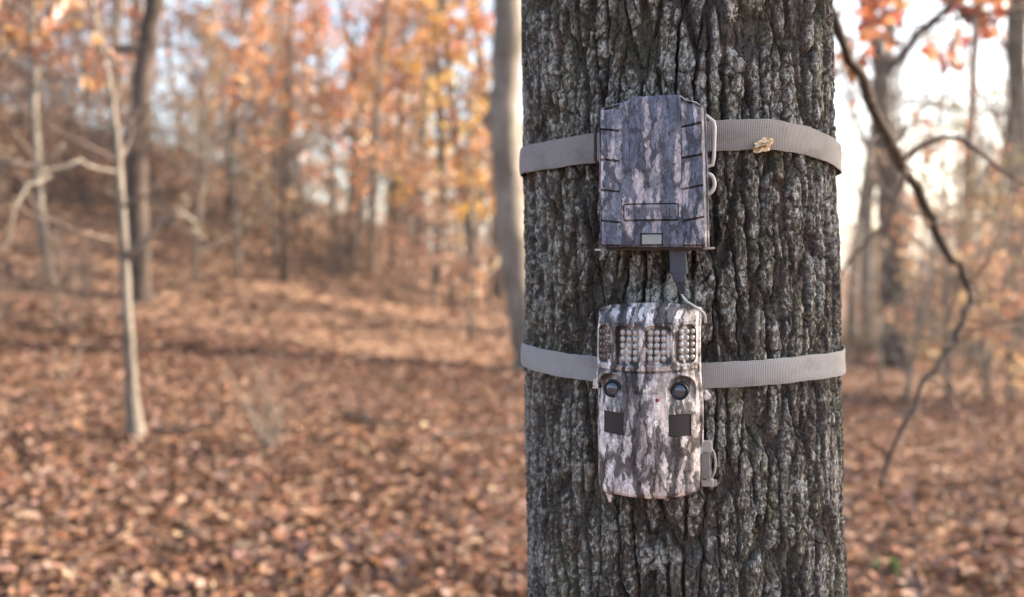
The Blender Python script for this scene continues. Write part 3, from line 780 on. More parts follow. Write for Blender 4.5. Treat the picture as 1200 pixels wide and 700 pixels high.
slab('padlock_eye', [(833, 563), (840, 562.5), (840.5, 569.5), (833, 570)], 0.012, 0.018, MAT['latch'])
slab('case_tooth', [(710, 576), (721, 580), (718, 587), (715, 588)], 0.016, 0.026, MAT['camo'])
x, y, w_ = C3(790, 593, 0.048); mb = MB()
mb.tube([(x, y + 0.007, w_), (x, y - 0.0005, w_), (x, y - 0.0025, w_)], [0.0040, 0.0040, 0.0034], 16); mb.build('bottom_socket', MAT['black'], tc, sharp=40)

# ------------------------------------------------------------------ power cable
cab = empty('power_cable', Vector(trunk_pt(cyl_hit(797, 330)[0], cyl_hit(797, 330)[1], 0.17)))
tag(cab, 'short power cable with slate blue plug linking box to trail camera', 'cable')
MW = box.matrix_basis.copy()
def W3(x, y, w_): return MW @ Vector((*buv(x, y, w_), w_))
bpy.context.view_layer.update(); MW = box.matrix_world.copy()
def flat_tube(mb, px, w0, hw):
    pass
def world_slab(name, rows, mat, parent):
    """rows: (pixel y, x left, x right, w centre, half thickness)"""
    mb = MB(); V = []; n = 16
    for (y, xa, xb, wc, hw) in rows:
        xm, hx = (xa + xb) / 2, (xb - xa) / 2
        for k in range(n):
            a = 2 * math.pi * k / n; c_, s_ = math.cos(a), math.sin(a); e = 0.35
            V.append(W3(xm + hx * math.copysign(abs(c_) ** e, c_), y, wc + hw * math.copysign(abs(s_) ** e, s_)))
    V = np.array([list(v) for v in V]); m = len(rows)
    i = np.arange(m - 1)[:, None] * n; j = np.arange(n)[None, :]; j2 = (j + 1) % n
    F = [np.stack([i + j, i + j2, i + n + j2, i + n + j], -1).reshape(-1, 4)]
    V = np.vstack([V, V[:n].mean(0), V[-n:].mean(0)]); k = np.arange(n)
    F.append(np.stack([(k + 1) % n, k, np.full(n, m * n)], -1)); F.append(np.stack([(m - 1) * n + k, (m - 1) * n + (k + 1) % n, np.full(n, m * n + 1)], -1))
    mb.add(V, F); o = mb.build(name, mat, None, sharp=38); return pl(o, parent)
world_slab('plug', [(290, 783.5, 804.5, 0.030, 0.005), (297, 783.8, 804.5, 0.030, 0.0052), (318, 785.3, 806, 0.029, 0.0052), (320.5, 785.8, 806, 0.029, 0.0052), (321.2, 787, 803.8, 0.029, 0.0046), (326, 789.5, 803.6, 0.029, 0.0046), (331, 790.5, 803.6, 0.028, 0.0045)], MAT['plug'], cab)
rows = []
for k in range(5):
    y = 331 + k * 2.9; t = k / 4
    a, b = 792.5 + t * 2.0, 804.3 + t * 0.3
    rows += [(y, a + 2.2, b - 2.2, 0.027 - 0.001 * k, 0.0026), (y + 0.6, a, b, 0.027 - 0.001 * k, 0.0040 - 0.0002 * k), (y + 1.8, a, b, 0.027 - 0.001 * k, 0.0040 - 0.0002 * k), (y + 2.2, a + 2.2, b - 2.2, 0.027 - 0.001 * k, 0.0026)]
world_slab('strain_relief', rows, MAT['plug2'], cab)
ctl = [(798.5, 344, 0.022), (801, 349, 0.023), (806, 354, 0.024), (813, 358.5, 0.024), (820, 363, 0.022), (826, 369, 0.018), (827, 378, 0.012)]
pts = [W3(*c_) for c_ in ctl]
# smooth the cord
def smooth_path(pts, n=6):
    out = []
    P = [pts[0]] + list(pts) + [pts[-1]]
    for k in range(1, len(P) - 2):
        for q in range(n):
            t = q / n; a, b, c_, d = P[k - 1], P[k], P[k + 1], P[k + 2]
            out.append(0.5 * ((2 * b) + (c_ - a) * t + (2 * a - 5 * b + 4 * c_ - d) * t * t + (3 * b - a - 3 * c_ + d) * t ** 3))
    out.append(P[-2]); return out
mb = MB(); mb.tube(smooth_path(pts), 0.0011, 10); pl(mb.build('cord', MAT['cord'], None), cab)

# ------------------------------------------------------------------ leaves
def leaf_template(kind, rs):
    """a curled, lobed leaf of length 1 along x; returns verts, tris"""
    if kind == 'lobed':
        xs = [0, 0.22, 0.45, 0.70, 1.0]; sx = [0.10, 0.24, 0.36, 0.50, 0.66, 0.80]; sy = [0.07, 0.23, 0.13, 0.32, 0.17, 0.22]
    else:
        xs = [0, 0.35, 0.7, 1.0]; sx = [0.14, 0.42, 0.76]; sy = [0.15, 0.27, 0.17]
    cu, fo, tw = rs.uniform(-0.5, 0.7), rs.uniform(0.1, 0.7), rs.uniform(-0.3, 0.3)
    def z(x, y): return cu * (x - 0.5) ** 2 + fo * abs(y) + tw * y * (x - 0.5) * 2
    V = [(x, 0.03 * math.sin(x * 5), z(x, 0)) for x in xs]; F = []
    for sgn in (1, -1):
        b = len(V)
        V += [(x + rs.uniform(-.03, .03), sgn * y * rs.uniform(.8, 1.2), z(x, y) + rs.uniform(-.04, .04)) for x, y in zip(sx, sy)]
        m, s = 0, 0
        while m < len(xs) - 1 or s < len(sx) - 1:
            if s < len(sx) - 1 and (m == len(xs) - 1 or sx[s + 1] < xs[m + 1] + 0.05):
                f = (m, b + s, b + s + 1); s += 1
            else:
                f = (m, b + s, m + 1); m += 1
            F.append(f if sgn < 0 else f[::-1])
    return np.array(V) - [0.5, 0, 0], np.array(F)
def rot_mats(yaw, pitch, roll):
    cy, sy, cp, sp, cr, sr = np.cos(yaw), np.sin(yaw), np.cos(pitch), np.sin(pitch), np.cos(roll), np.sin(roll)
    return np.stack([np.stack([cy * cp, cy * sp * sr - sy * cr, cy * sp * cr + sy * sr], -1),
                     np.stack([sy * cp, sy * sp * sr + cy * cr, sy * sp * cr - cy * sr], -1),
                     np.stack([-sp, cp * sr, cp * cr], -1)], -2)
def scatter_leaves(name, pos, yaw, pitch, roll, size, colr, kind='simple', seed=1, ntmp=5):
    rs = np.random.RandomState(seed); VV, FF, CC = [], [], []; n0 = 0
    pick = rs.randint(0, ntmp, len(pos))
    for t in range(ntmp):
        tv, tf = leaf_template(kind, rs); m = np.where(pick == t)[0]
        if not len(m): continue
        Rm = rot_mats(yaw[m], pitch[m], roll[m])
        v = np.einsum('nij,kj->nki', Rm, tv) * size[m][:, None, None] + pos[m][:, None, :]
        VV.append(v.reshape(-1, 3)); CC.append(np.repeat(colr[m], len(tv), 0))
        FF.append((tf[None] + (np.arange(len(m)) * len(tv))[:, None, None] + n0).reshape(-1, 3)); n0 += len(m) * len(tv)
    return mesh_np(name, np.vstack(VV), [np.vstack(FF)], np.vstack(CC), smooth=True)
def pick_cols(rs, n, pal, jit=0.2):
    pal = np.array(pal); c = pal[rs.randint(0, len(pal), n)]
    return np.clip(c * (1 + jit * (rs.rand(n, 1) * 2 - 1)) * (1 + 0.08 * (rs.rand(n, 3) * 2 - 1)), 0.005, 0.95)
PAL_LITTER = [tuple(0.70 * q for q in c_) for c_ in [(0.40, 0.235, 0.155), (0.34, 0.19, 0.13), (0.43, 0.28, 0.205), (0.25, 0.125, 0.078), (0.14, 0.078, 0.055), (0.46, 0.32, 0.25), (0.34, 0.22, 0.175), (0.30, 0.155, 0.085), (0.20, 0.12, 0.09)]]
PAL_RUST = [(0.70, 0.30, 0.12), (0.64, 0.235, 0.08), (0.74, 0.41, 0.20), (0.52, 0.19, 0.08), (0.72, 0.48, 0.32), (0.42, 0.165, 0.085)]
PAL_GOLD = [(0.72, 0.40, 0.09), (0.70, 0.32, 0.07), (0.74, 0.48, 0.14), (0.62, 0.25, 0.06), (0.66, 0.42, 0.2)]
PAL_TAN = [(0.45, 0.25, 0.14), (0.38, 0.20, 0.11), (0.50, 0.32, 0.19), (0.29, 0.15, 0.085), (0.54, 0.39, 0.26)]
PAL_OLIVE = [(0.36, 0.30, 0.09), (0.26, 0.25, 0.08), (0.44, 0.32, 0.10), (0.18, 0.20, 0.07), (0.38, 0.22, 0.10)]
PAL_RED = [(0.36, 0.13, 0.065), (0.30, 0.10, 0.055), (0.42, 0.18, 0.085), (0.24, 0.09, 0.055), (0.40, 0.20, 0.12)]

# leaf litter: mass in one stuff object, the leaves that show largest as pieces of the ground
rs = np.random.RandomState(5)
def litter_pts(n, d0, d1, amax, power):
    d = (d0 ** (1 - power) + rs.rand(n) * (d1 ** (1 - power) - d0 ** (1 - power))) ** (1 / (1 - power)) if power != 1 else d0 * (d1 / d0) ** rs.rand(n)
    a = (rs.rand(n) * 2 - 1) * amax
    return d * np.tan(a), d
X1, Y1 = litter_pts(46000, 2.2, 11.0, R(38), -0.2)
X2, Y2 = litter_pts(24000, 9.0, 34.0, R(34), 0.4)
X = np.concatenate([X1, X2]); Y = np.concatenate([Y1, Y2]); n = len(X)
clump = 0.03 * np.clip(perlin(X / 0.25, Y / 0.25, 77), -0.2, 1)
pos = np.stack([X, Y, terr(X, Y) + 0.012 + rs.rand(n) * 0.03 + clump], -1)
size = rs.uniform(0.035, 0.10, n) * np.where(Y > 10, 1.3, 1.0)
cl = pick_cols(rs, n, PAL_LITTER)
me = scatter_leaves('leaf_litter', pos, rs.rand(n) * 6.28, rs.normal(0, 0.26, n), rs.normal(0, 0.28, n), size, cl, 'simple', 3)
tag(link('leaf_litter', me, MAT['litter']), 'thick brown and tan carpet of fallen leaves on the forest floor', kind='stuff')
lts = []
for t in range(8):
    tv, tf = leaf_template('lobed', np.random.RandomState(40 + t))
    cl_ = pick_cols(np.random.RandomState(60 + t), 1, [PAL_LITTER[(t * 2) % 9]])
    m_ = mesh_np('fallen_leaf', tv, [tf], np.repeat(cl_, len(tv), 0)); m_.materials.append(MAT['litter']); lts.append(m_)
random.seed(11); cnt = 0
while cnt < 290:
    px, py = random.uniform(0, 1200), random.uniform(560, 700)
    if 612 < px < 998: continue
    p = ground_at(px, py)
    o = link('fallen_leaf', lts[cnt % 8], None, ground)
    o.location = (p.x, p.y, p.z + random.uniform(0.03, 0.06)); o.rotation_euler = (random.gauss(0, .35), random.gauss(0, .35), random.uniform(0, 6.28))
    s = random.uniform(0.07, 0.125); o.scale = (s, s, s); cnt += 1

# ------------------------------------------------------------------ tree generator
def rdir(az, el): return Vector((math.cos(az) * math.cos(el), math.sin(az) * math.cos(el), math.sin(el)))
def wiggle(rng, p0, d, L, n, wob, up):
    pts = [Vector(p0)]; d = Vector(d).normalized()
    for k in range(n):
        d = (d + Vector((rng.gauss(0, wob), rng.gauss(0, wob), rng.gauss(0, wob) + up))).normalized()
        pts.append(pts[-1] + d * (L / n))
    return pts
def grow(seed, trunk, rads, nb, first, blen, leaf_n, leaf_size, pal, el=(0.2, 0.8), twigs=5, leaf_from=0.0, depth3=True, last=1.0, up=0.05, leaf_zmin=-9, clump=0.55):
    """trunk: list of points; returns trunk MB, branch MB, leaf arrays"""
    rng = random.Random(seed)
    T = MB(); T.tube(trunk, rads, 9)
    B = MB(); LP = []
    n = len(trunk)
    def along(f):
        x = f * (n - 1); i = min(int(x), n - 2); t = x - i
        return trunk[i].lerp(trunk[i + 1], t), rads[i] * (1 - t) + rads[i + 1] * t, (trunk[i + 1] - trunk[i]).normalized()
    az = rng.uniform(0, 6.28)
    for b in range(nb):
        f = first + (last - first) * (b + rng.random() * 0.8) / nb
        p, r, td = along(min(f, 0.995)); az += 2.4 + rng.uniform(-0.5, 0.5)
        L = blen * (1.15 - 0.75 * (f - first) / max(1e-6, 1 - first)) * rng.uniform(0.6, 1.2)
        pts = wiggle(rng, p, rdir(az, rng.uniform(*el)), L, 7, 0.16, up)
        r0 = min(r * 0.55, 0.012 + L * 0.012)
        full = rng.random() < clump
        B.tube(pts, [r0 * (1 - 0.85 * k / 7) for k in range(8)], 5, False)
        for q in range(twigs):
            k = rng.randint(2, 7); pp = pts[k]; dd = (pts[k] - pts[k - 1]).normalized()
            d2 = (dd + rdir(rng.uniform(0, 6.28), rng.uniform(-0.5, 0.8)) * 1.0)
            L2 = L * rng.uniform(0.22, 0.5); p2 = wiggle(rng, pp, d2, L2, 4, 0.2, 0.02); r2 = max(0.003, r0 * 0.35)
            B.tube(p2, [r2 * (1 - 0.7 * k2 / 4) for k2 in range(5)], 4, False)
            ends = [p2]
            if depth3:
                for h in range(2):
                    p3 = wiggle(rng, p2[rng.randint(1, 3)], (p2[2] - p2[1]).normalized() + rdir(rng.uniform(0, 6.28), rng.uniform(-.6, .8)), L2 * 0.6, 3, 0.2, 0)
                    B.tube(p3, [r2 * 0.5, r2 * 0.42, r2 * 0.35, r2 * 0.25], 3, False); ends.append(p3)
            for e in ends:
                for _ in range(int(leaf_n / clump + 0.5) if full else 0):
                    u = rng.random() * (len(e) - 1); i = min(int(u), len(e) - 2)
                    q_ = e[i].lerp(e[i + 1], u - i) + Vector((rng.gauss(0, .05), rng.gauss(0, .05), rng.gauss(-.02, .05)))
                    if q_.z > leaf_zmin: LP.append(tuple(q_))
    return T, B, np.array(LP) if LP else np.zeros((0, 3))
def leaves_mesh(name, LP, size, pal, seed, kind='simple'):
    rs = np.random.RandomState(seed); n = len(LP)
    return scatter_leaves(name, LP, rs.rand(n) * 6.28, rs.normal(0.5, 0.6, n), rs.normal(0, 0.9, n), size * rs.uniform(0.7, 1.25, n), pick_cols(rs, n, pal), kind, seed, 4)
def make_tree(name, label, seed, trunk, rads, bark, pal, nb, first, blen, leaf_n, leaf_size, cat='tree', group=None, pieces=0, **kw):
    """a thing built in place: trunk, branches, foliage; pieces: that many leaves are parts of their own"""
    base = trunk[0]
    root = empty(name, base)
    tl = [p - base for p in trunk]
    T, B, LP = grow(seed, tl, rads, nb, first, blen, leaf_n, leaf_size, pal, **kw)
    T.build('trunk', bark, root)
    if B.n: B.build('branches', MAT['twig'] if bark is not MAT['bark_pale'] else bark, root)
    if len(LP):
        link('foliage', leaves_mesh('foliage', LP, leaf_size, pal, seed), MAT['leaf'], root)
    tag(root, label, cat, group); return root
def copy_tree(o, loc, rz, s, label=None, group=None):
    c = o.copy(); COL.objects.link(c); c.location = loc; c.rotation_euler = (0, 0, rz); c.scale = (s, s, s)
    for ch in o.children:
        d = ch.copy(); COL.objects.link(d); d.parent = c
    if label: c['label'] = label
    if group: c['group'] = group
    return c
def path(px, depths, extra_base=0.15):
    """pixel path with depths -> world points"""
    return [at(x, y, d) for (x, y), d in zip(px, depths)]
def limb(root, pxs, depths, rads, mat, sides=7, name='limb', jag=0.22):
    pts = smooth_path(path(pxs, depths), 3); jr = random.Random(int(pxs[0][0] * 7 + pxs[1][1]))
    pts = [p + Vector((jr.gauss(0, 1), jr.gauss(0, 1), jr.gauss(0, 1))) * max(rads) * (jag if 0 < k_ < len(pts) - 1 else 0) for k_, p in enumerate(pts)]
    rr = np.interp(np.linspace(0, 1, len(pts)), np.linspace(0, 1, len(rads)), rads)
    mb = MB(); mb.tube(pts, [r_ * jr.uniform(0.85, 1.2) for r_ in rr], sides); o = mb.build(name, mat, None); return pl(o, root), pts
def grow_up(px, base, radii, topz, seed, drift=0.1):
    """trunk that follows the photograph's pixels at its ground distance and goes on above the frame"""
    d = base.y; pts = [Vector((base.x, base.y, base.z - 0.1))]
    pts += [at(x, y, d) for x, y in px]
    dr = (pts[-1] - pts[-2]).normalized(); rng = random.Random(seed)
    while pts[-1].z < topz:
        dr = (dr + Vector((rng.gauss(0, drift), rng.gauss(0, drift), 0.15))).normalized(); pts.append(pts[-1] + dr * 0.8)
    n = len(px) + 1; rr = list(np.interp(np.arange(n), np.linspace(0, n - 1, len(radii)), radii))
    m = len(pts) - n; nsm = len(pts)
    rr += [max(0.012, radii[-1] * (1 - 0.85 * (k + 1) / max(1, m))) for k in range(m)]
    sp = smooth_path(pts, 4); xr = np.interp(np.linspace(0, nsm - 1, len(sp)), np.arange(nsm), rr)
    sp = [p + Vector((rng.gauss(0, .1), rng.gauss(0, .1), 0)) * float(r_) for p, r_ in zip(sp, xr)]
    return sp, [float(r_) * rng.uniform(0.92, 1.1) for r_ in xr]

def px_r(width, depth): return width / 2 * depth / FPX

# --- the trees that the photograph lets one single out
b = ground_at(160, 515)
D = b.y
pts, rr = grow_up([(156, 465), (152, 410), (148, 330), (142, 240), (136, 150), (122, 70), (108, 0)], b, [px_r(27, D), px_r(15, D), px_r(12, D), px_r(11, D), px_r(10.5, D), px_r(9, D), px_r(7, D), px_r(6, D)], 6.0, 3)
t1 = make_tree('young_tree', 'slim pale sapling with crooked bare side branches rooted in open leaf litter', 21, pts, rr, MAT['bark_grey'], PAL_RUST, 20, 0.30, 1.1, 0, 0.10)
for px_, dp, ra in (([(150, 303), (180, 270), (200, 258), (214, 251), (228, 262), (240, 280)], [D, D - .1, D - .2, D - .2, D - .1, D], [px_r(9, D), px_r(8, D), px_r(3, D)]),
                    ([(212, 252), (218, 240), (214, 228)], [D - .2] * 3, [px_r(6, D), px_r(3, D)]),
                    ([(143, 203), (120, 198), (95, 190), (60, 198), (35, 196), (8, 186)], [D, D - .1, D - .3, D - .4, D - .5, D - .5], [px_r(8, D), px_r(8, D), px_r(5, D)]),
                    ([(48, 198), (58, 186), (74, 168)], [D - .45, D - .5, D - .5], [px_r(10, D), px_r(5, D)]),
                    ([(60, 205), (36, 218), (20, 240), (8, 275), (2, 300)], [D - .4, D - .5, D - .6, D - .6, D - .6], [px_r(8, D), px_r(5, D)]),
                    ([(139, 175), (118, 182), (95, 192), (70, 206), (52, 212)], [D, D + .2, D + .3, D + .3, D + .4], [px_r(5, D), px_r(3, D)])):
    limb(t1, px_, dp, [r_ * (0.75 if px_[0][0] > 148 else 0.5) for r_ in ra], MAT['bark_pale'], jag=0.8)

def px_tree(base_px, pxs, widths, top, seed, label, bark, pal, nb, first, blen, leaf_n, leaf, name='forest_tree', **kw):
    b = ground_at(*base_px); D = b.y
    pts, rr = grow_up(pxs, b, [px_r(w_, D) for w_ in widths], top, seed)
    return make_tree(name, label, seed, pts, rr, bark, pal, nb, first, blen, leaf_n, leaf, **kw), D
px_tree((166, 352), [(162, 300), (160, 230), (162, 150), (171, 70), (180, 0)], [29, 26, 25, 24, 22, 20], 14, 31, 'dark straight trunk close behind the pale sapling', MAT['bark_dark'], PAL_RUST, 16, 0.22, 3.0, 3, 0.12)
t3, D3 = px_tree((622, 440), [(615, 400), (607, 345), (598, 270), (593, 190), (593, 100), (596, 0)], [38, 36, 35, 36, 37, 37, 36], 12, 33, 'grey smooth bowed trunk just behind the oak on its left', MAT['bark_grey'], PAL_GOLD, 10, 0.5, 2.6, 3, 0.11)
px_tree((557, 357), [(552, 300), (545, 240), (536, 180), (528, 100), (518, 0)], [13, 11, 10, 9, 9], 9, 35, 'thin leaning tree with golden orange leaves left of the bowed trunk', MAT['bark_dark'], PAL_GOLD, 26, 0.18, 1.9, 3, 0.13)
px_tree((513, 332), [(512, 290), (516, 230), (515, 150), (512, 60)], [9, 8, 8, 7], 9, 37, 'thin upright dark trunk next to the leaning golden tree', MAT['bark_dark'], PAL_GOLD, 14, 0.3, 1.8, 3, 0.13)
px_tree((434, 316), [(436, 260), (439, 180), (445, 80)], [11, 9, 8, 7], 9, 39, 'slim upright tree standing at the crest of the leafy slope', MAT['bark_grey'], PAL_RUST, 18, 0.22, 2.2, 3, 0.13)
t7, D7 = px_tree((1050, 432), [(1048, 380), (1046, 320), (1044, 250), (1040, 180), (1034, 130), (1031, 85), (1022, 40), (1010, 0)], [38, 32, 30, 28, 27, 24, 19, 13, 11], 10, 41, 'forked brown trunk beyond the drooping limb, right of the oak', MAT['bark_dark'], PAL_RED, 9, 0.55, 2.4, 2, 0.11)
limb(t7, [(1032, 90), (1048, 74), (1070, 50), (1088, 30), (1110, 10), (1130, -20)], [D7, D7, D7 - .1, D7 - .3, D7 - .5, D7 - .7], [px_r(14, D7), px_r(8, D7)], MAT['bark_dark'])
limb(t7, [(1031, 95), (1012, 92), (992, 88), (975, 86)], [D7, D7, D7 - .1, D7 - .2], [px_r(5, D7), px_r(3, D7)], MAT['bark_dark'])
t9, D9 = px_tree((1197, 436), [(1196, 380), (1194, 300), (1193, 200), (1192, 100), (1190, 0)], [30, 26, 24, 24, 22, 22], 12, 43, 'reddish dark trunk with rust leaves, furthest right of the drooping limb', MAT['bark_dark'], PAL_RED, 26, 0.16, 2.0, 3, 0.11)
px_tree((1128, 408), [(1128, 360), (1130, 300), (1134, 200), (1140, 100), (1144, 0)], [13, 12, 11, 10, 9], 9, 45, 'thin trunk between the forked brown trunk and the reddish one', MAT['bark_grey'], PAL_OLIVE, 20, 0.16, 1.6, 3, 0.11)
px_tree((60, 330), [(52, 280), (44, 200), (40, 120), (38, 0)], [12, 11, 10, 9], 9, 47, 'slim grey trunk leaning on the slope beyond the crooked bare branches', MAT['bark_grey'], PAL_RUST, 18, 0.2, 1.8, 3, 0.12)

# rust-leaved branch spray hanging into the upper corners, each leaf a piece of its own
def spray(name, label, pxs, depths, seed, pal, nleaf, leaf, bl=0.5):
    pts = smooth_path(path(pxs, depths), 3); base = pts[0]; root = empty(name, base)
    tl = [p - base for p in pts]; rr = [0.016 * (1 - 0.8 * k / (len(tl) - 1)) for k in range(len(tl))]
    T, B, LP = grow(seed, tl, rr, 12, 0.15, bl, 2, leaf, pal, el=(-0.5, 0.5), twigs=3, depth3=True, clump=1.0)
    T.build('stem', MAT['twig'], root); B.build('twigs', MAT['twig'], root)
    rng = random.Random(seed); rng_np = np.random.RandomState(seed)
    temps = []
    for t in range(6):
        tv, tf = leaf_template('lobed', np.random.RandomState(seed * 10 + t)); c_ = pick_cols(rng_np, 1, pal)
        m_ = mesh_np('leaf', tv, [tf], np.repeat(c_, len(tv), 0)); m_.materials.append(MAT['leaf']); temps.append(m_)
    idx = list(range(len(LP))); rng.shuffle(idx)
    for k in idx[:nleaf]:
        o = link('leaf', temps[k % 6], None, root); o.location = LP[k]
        o.rotation_euler = (rng.gauss(0, .9), rng.gauss(.5, .6), rng.uniform(0, 6.28)); s = leaf * rng.uniform(.75, 1.25); o.scale = (s, s, s)
    tag(root, label, 'branch'); return root
spray('leafy_branch', 'branch of rust red oak leaves hanging beside the forked brown trunk', [(1290, 20), (1230, 10), (1170, 12), (1110, 25), (1065, 30)], [5.2, 5.0, 4.8, 4.7, 4.7], 5, PAL_RED, 210, 0.105, 0.8)
spray('leafy_branch', 'branch of brown oak leaves hanging above the crooked bare branches', [(-60, -80), (-10, -20), (25, 15), (55, 45), (75, 70)], [5.2, 5.0, 4.9, 4.9, 4.9], 8, PAL_TAN, 90, 0.10, 0.45)

# drooping limb of the oak, right side
DL = [1.35, 2.0, 2.45, 2.6, 2.75, 2.85, 2.95, 3.0, 3.0, 3.0, 2.95, 2.9, 2.85, 2.8, 2.8]
LPX = [(900, -420), (940, -110), (968, -5), (990, 52), (1016, 112), (1050, 182), (1075, 222), (1096, 275), (1122, 312), (1137, 342), (1130, 375), (1110, 412), (1085, 450), (1060, 492), (1030, 575)]
drp = MB()
lo, lpts = limb(oak, LPX, DL, [0.026, 0.021, 0.0125, 0.013, 0.014, 0.0155, 0.0145, 0.0125, 0.0115, 0.0105, 0.0095, 0.0085, 0.0075, 0.006, 0.0035], MAT['bark_dark'], 9)
for px_, dp, ra in (([(1056, 190), (1072, 176), (1090, 166), (1115, 161), (1140, 172), (1160, 188), (1182, 206), (1215, 222)], [2.8, 2.75, 2.7, 2.65, 2.6, 2.6, 2.6, 2.6], [0.008, 0.008, 0.006, 0.004]),
                    ([(1160, 188), (1152, 205), (1143, 222)], [2.6, 2.58, 2.56], [0.004, 0.002]),
                    ([(1062, 200), (1052, 225), (1034, 262), (1012, 288), (990, 312), (975, 345)], [2.85, 2.9, 2.95, 3.0, 3.05, 3.1], [0.007, 0.006, 0.004]),
                    ([(1045, 172), (1058, 160), (1064, 148)], [2.78, 2.76, 2.75], [0.004, 0.002]),
                    ([(1090, 262), (1120, 262), (1150, 250), (1170, 256)], [2.95, 3, 3.05, 3.1], [0.004, 0.002]),
                    ([(1136, 345), (1150, 352), (1170, 350)], [3.0, 3.0, 3.0], [0.004, 0.002])):
    limb(oak, px_, dp, ra, MAT['twig'], 6)
jr = random.Random(61)
for k_ in range(8, len(lpts) - 3, 2):
    p = lpts[k_]; d_ = Vector((jr.uniform(-.6, 1), jr.uniform(-.8, .8), jr.uniform(-.7, .6))); w_ = wiggle(jr, p, d_, jr.uniform(.12, .4), 5, 0.3, 0)
    mb = MB(); mb.tube(w_, [0.0038, 0.0034, 0.003, 0.0025, 0.002, 0.0012], 5); pl(mb.build('twig', MAT['twig'], None), oak)
# crown of the oak, above the frame
top = [Vector((AX + LEAN * (z - ZREF), AY, z)) for z in (3.2, 4.2, 5.2, 6.2, 7.4, 8.6)]
T, B, LP = grow(77, [p - top[0] for p in top], [0.14, 0.13, 0.12, 0.105, 0.07, 0.02], 16, 0.15, 2.8, 2, 0.12, PAL_RUST, twigs=5)
o = B.build('branches', MAT['twig'], None); o.location = top[0]; pl(o, oak)
o = link('foliage', leaves_mesh('foliage', LP, 0.12, PAL_RUST, 77), MAT['leaf']); o.location = top[0]; pl(o, oak)

# ------------------------------------------------------------------ prototypes and the wood behind
rng = random.Random(99)
def proto(name, label, seed, h, r, bark, pal, nb, first, blen, leaf_n, leaf, group, **kw):
    rg = random.Random(seed); pts = [Vector((0, 0, -0.2))]; d = Vector((rg.gauss(0, .05), rg.gauss(0, .05), 1))
    n = 10
    for k in range(n):
        d = (d + Vector((rg.gauss(0, .05), rg.gauss(0, .05), 0.1))).normalized(); pts.append(pts[-1] + d * (h / n))
    rr = [r * (1.25 if k == 0 else 1) * (1 - 0.88 * k / n) for k in range(n + 1)]
    return make_tree(name, label, seed, pts, rr, bark, pal, nb, first, blen, leaf_n, leaf, group=group, **kw)
G1, G2, G3 = 'tall trees of the wood behind', 'leafy saplings of the wood behind', 'twiggy shrubs along the slope crest'
tall = [proto('forest_tree', 'tall dark-barked tree with sparse rust leaves', 201, 14, 0.15, MAT['bark_dark'], PAL_RUST, 22, 0.32, 3.0, 1, 0.14, G1),
        proto('forest_tree', 'tall grey-barked tree with sparse tan leaves', 202, 15, 0.13, MAT['bark_grey'], PAL_TAN, 20, 0.34, 3.0, 1, 0.14, G1),
        proto('forest_tree', 'tall bare grey tree with fine twigs', 203, 13, 0.11, MAT['bark_grey'], PAL_TAN, 24, 0.2, 2.6, 0, 0.13, G1)]
sap = [proto('young_tree', 'young tree full of bright orange leaves', 211, 6.5, 0.055, MAT['bark_dark'], PAL_RUST, 26, 0.14, 1.7, 3, 0.12, G2),
       proto('young_tree', 'young tree full of golden yellow leaves', 212, 6.0, 0.05, MAT['bark_grey'], PAL_GOLD, 24, 0.16, 1.6, 3, 0.12, G2),
       proto('young_tree', 'young tree with faded tan leaves', 213, 5.0, 0.045, MAT['bark_grey'], PAL_TAN, 24, 0.12, 1.5, 2, 0.12, G2),
       proto('young_tree', 'young tree with olive green and yellow leaves', 214, 5.5, 0.05, MAT['bark_dark'], PAL_OLIVE, 24, 0.12, 1.6, 3, 0.12, G2)]
bare = [proto('bare_sapling', 'thin bare sapling with a haze of fine twigs', 221, 4.6, 0.032, MAT['bark_pale'], PAL_TAN, 26, 0.10, 1.3, 0, 0.1, 'bare saplings of the wood behind', twigs=7),
        proto('bare_sapling', 'thin crooked twiggy sapling with few curled leaves', 222, 3.8, 0.028, MAT['bark_grey'], PAL_TAN, 24, 0.08, 1.2, 1, 0.09, 'bare saplings of the wood behind', twigs=7, clump=0.4)]
def bush(name, label, seed, h, n, pal, leaf_n, group):
    rg = random.Random(seed); root = empty(name); B = MB(); LP = []
    for k in range(n):
        p = wiggle(rg, (rg.gauss(0, .15), rg.gauss(0, .15), -0.05), rdir(rg.uniform(0, 6.28), rg.uniform(0.7, 1.45)), h * rg.uniform(.6, 1.1), 7, 0.14, 0.02)
        B.tube(p, [0.012 * (1 - .8 * q / 7) for q in range(8)], 4, False)
        for q in range(6):
            i = rg.randint(2, 7); p2 = wiggle(rg, p[i], (p[i] - p[i - 1]).normalized() + rdir(rg.uniform(0, 6.28), rg.uniform(-.3, .6)), h * rg.uniform(.15, .35), 3, 0.2, 0)
            B.tube(p2, [0.005, 0.004, 0.003, 0.002], 3, False)
            for _ in range(leaf_n):
                LP.append(tuple(p2[rg.randint(1, 3)] + Vector((rg.gauss(0, .04), rg.gauss(0, .04), rg.gauss(0, .04)))))
    B.build('stems', MAT['twig'], root)
    if LP: link('foliage', leaves_mesh('foliage', np.array(LP), 0.09, pal, seed), MAT['leaf'], root)
    tag(root, label, 'shrub', group); return root
shr = [bush('shrub', 'twiggy shrub with few tan leaves', 301, 1.7, 14, PAL_TAN, 2, G3),
       bush('shrub', 'bare grey shrub of thin upright stems', 302, 1.5, 18, PAL_TAN, 0, G3),
       bush('shrub', 'low shrub with olive and yellow leaves', 303, 1.3, 14, PAL_OLIVE, 3, G3)]
used = {}
def fx(px): return (px - 600) / FPX
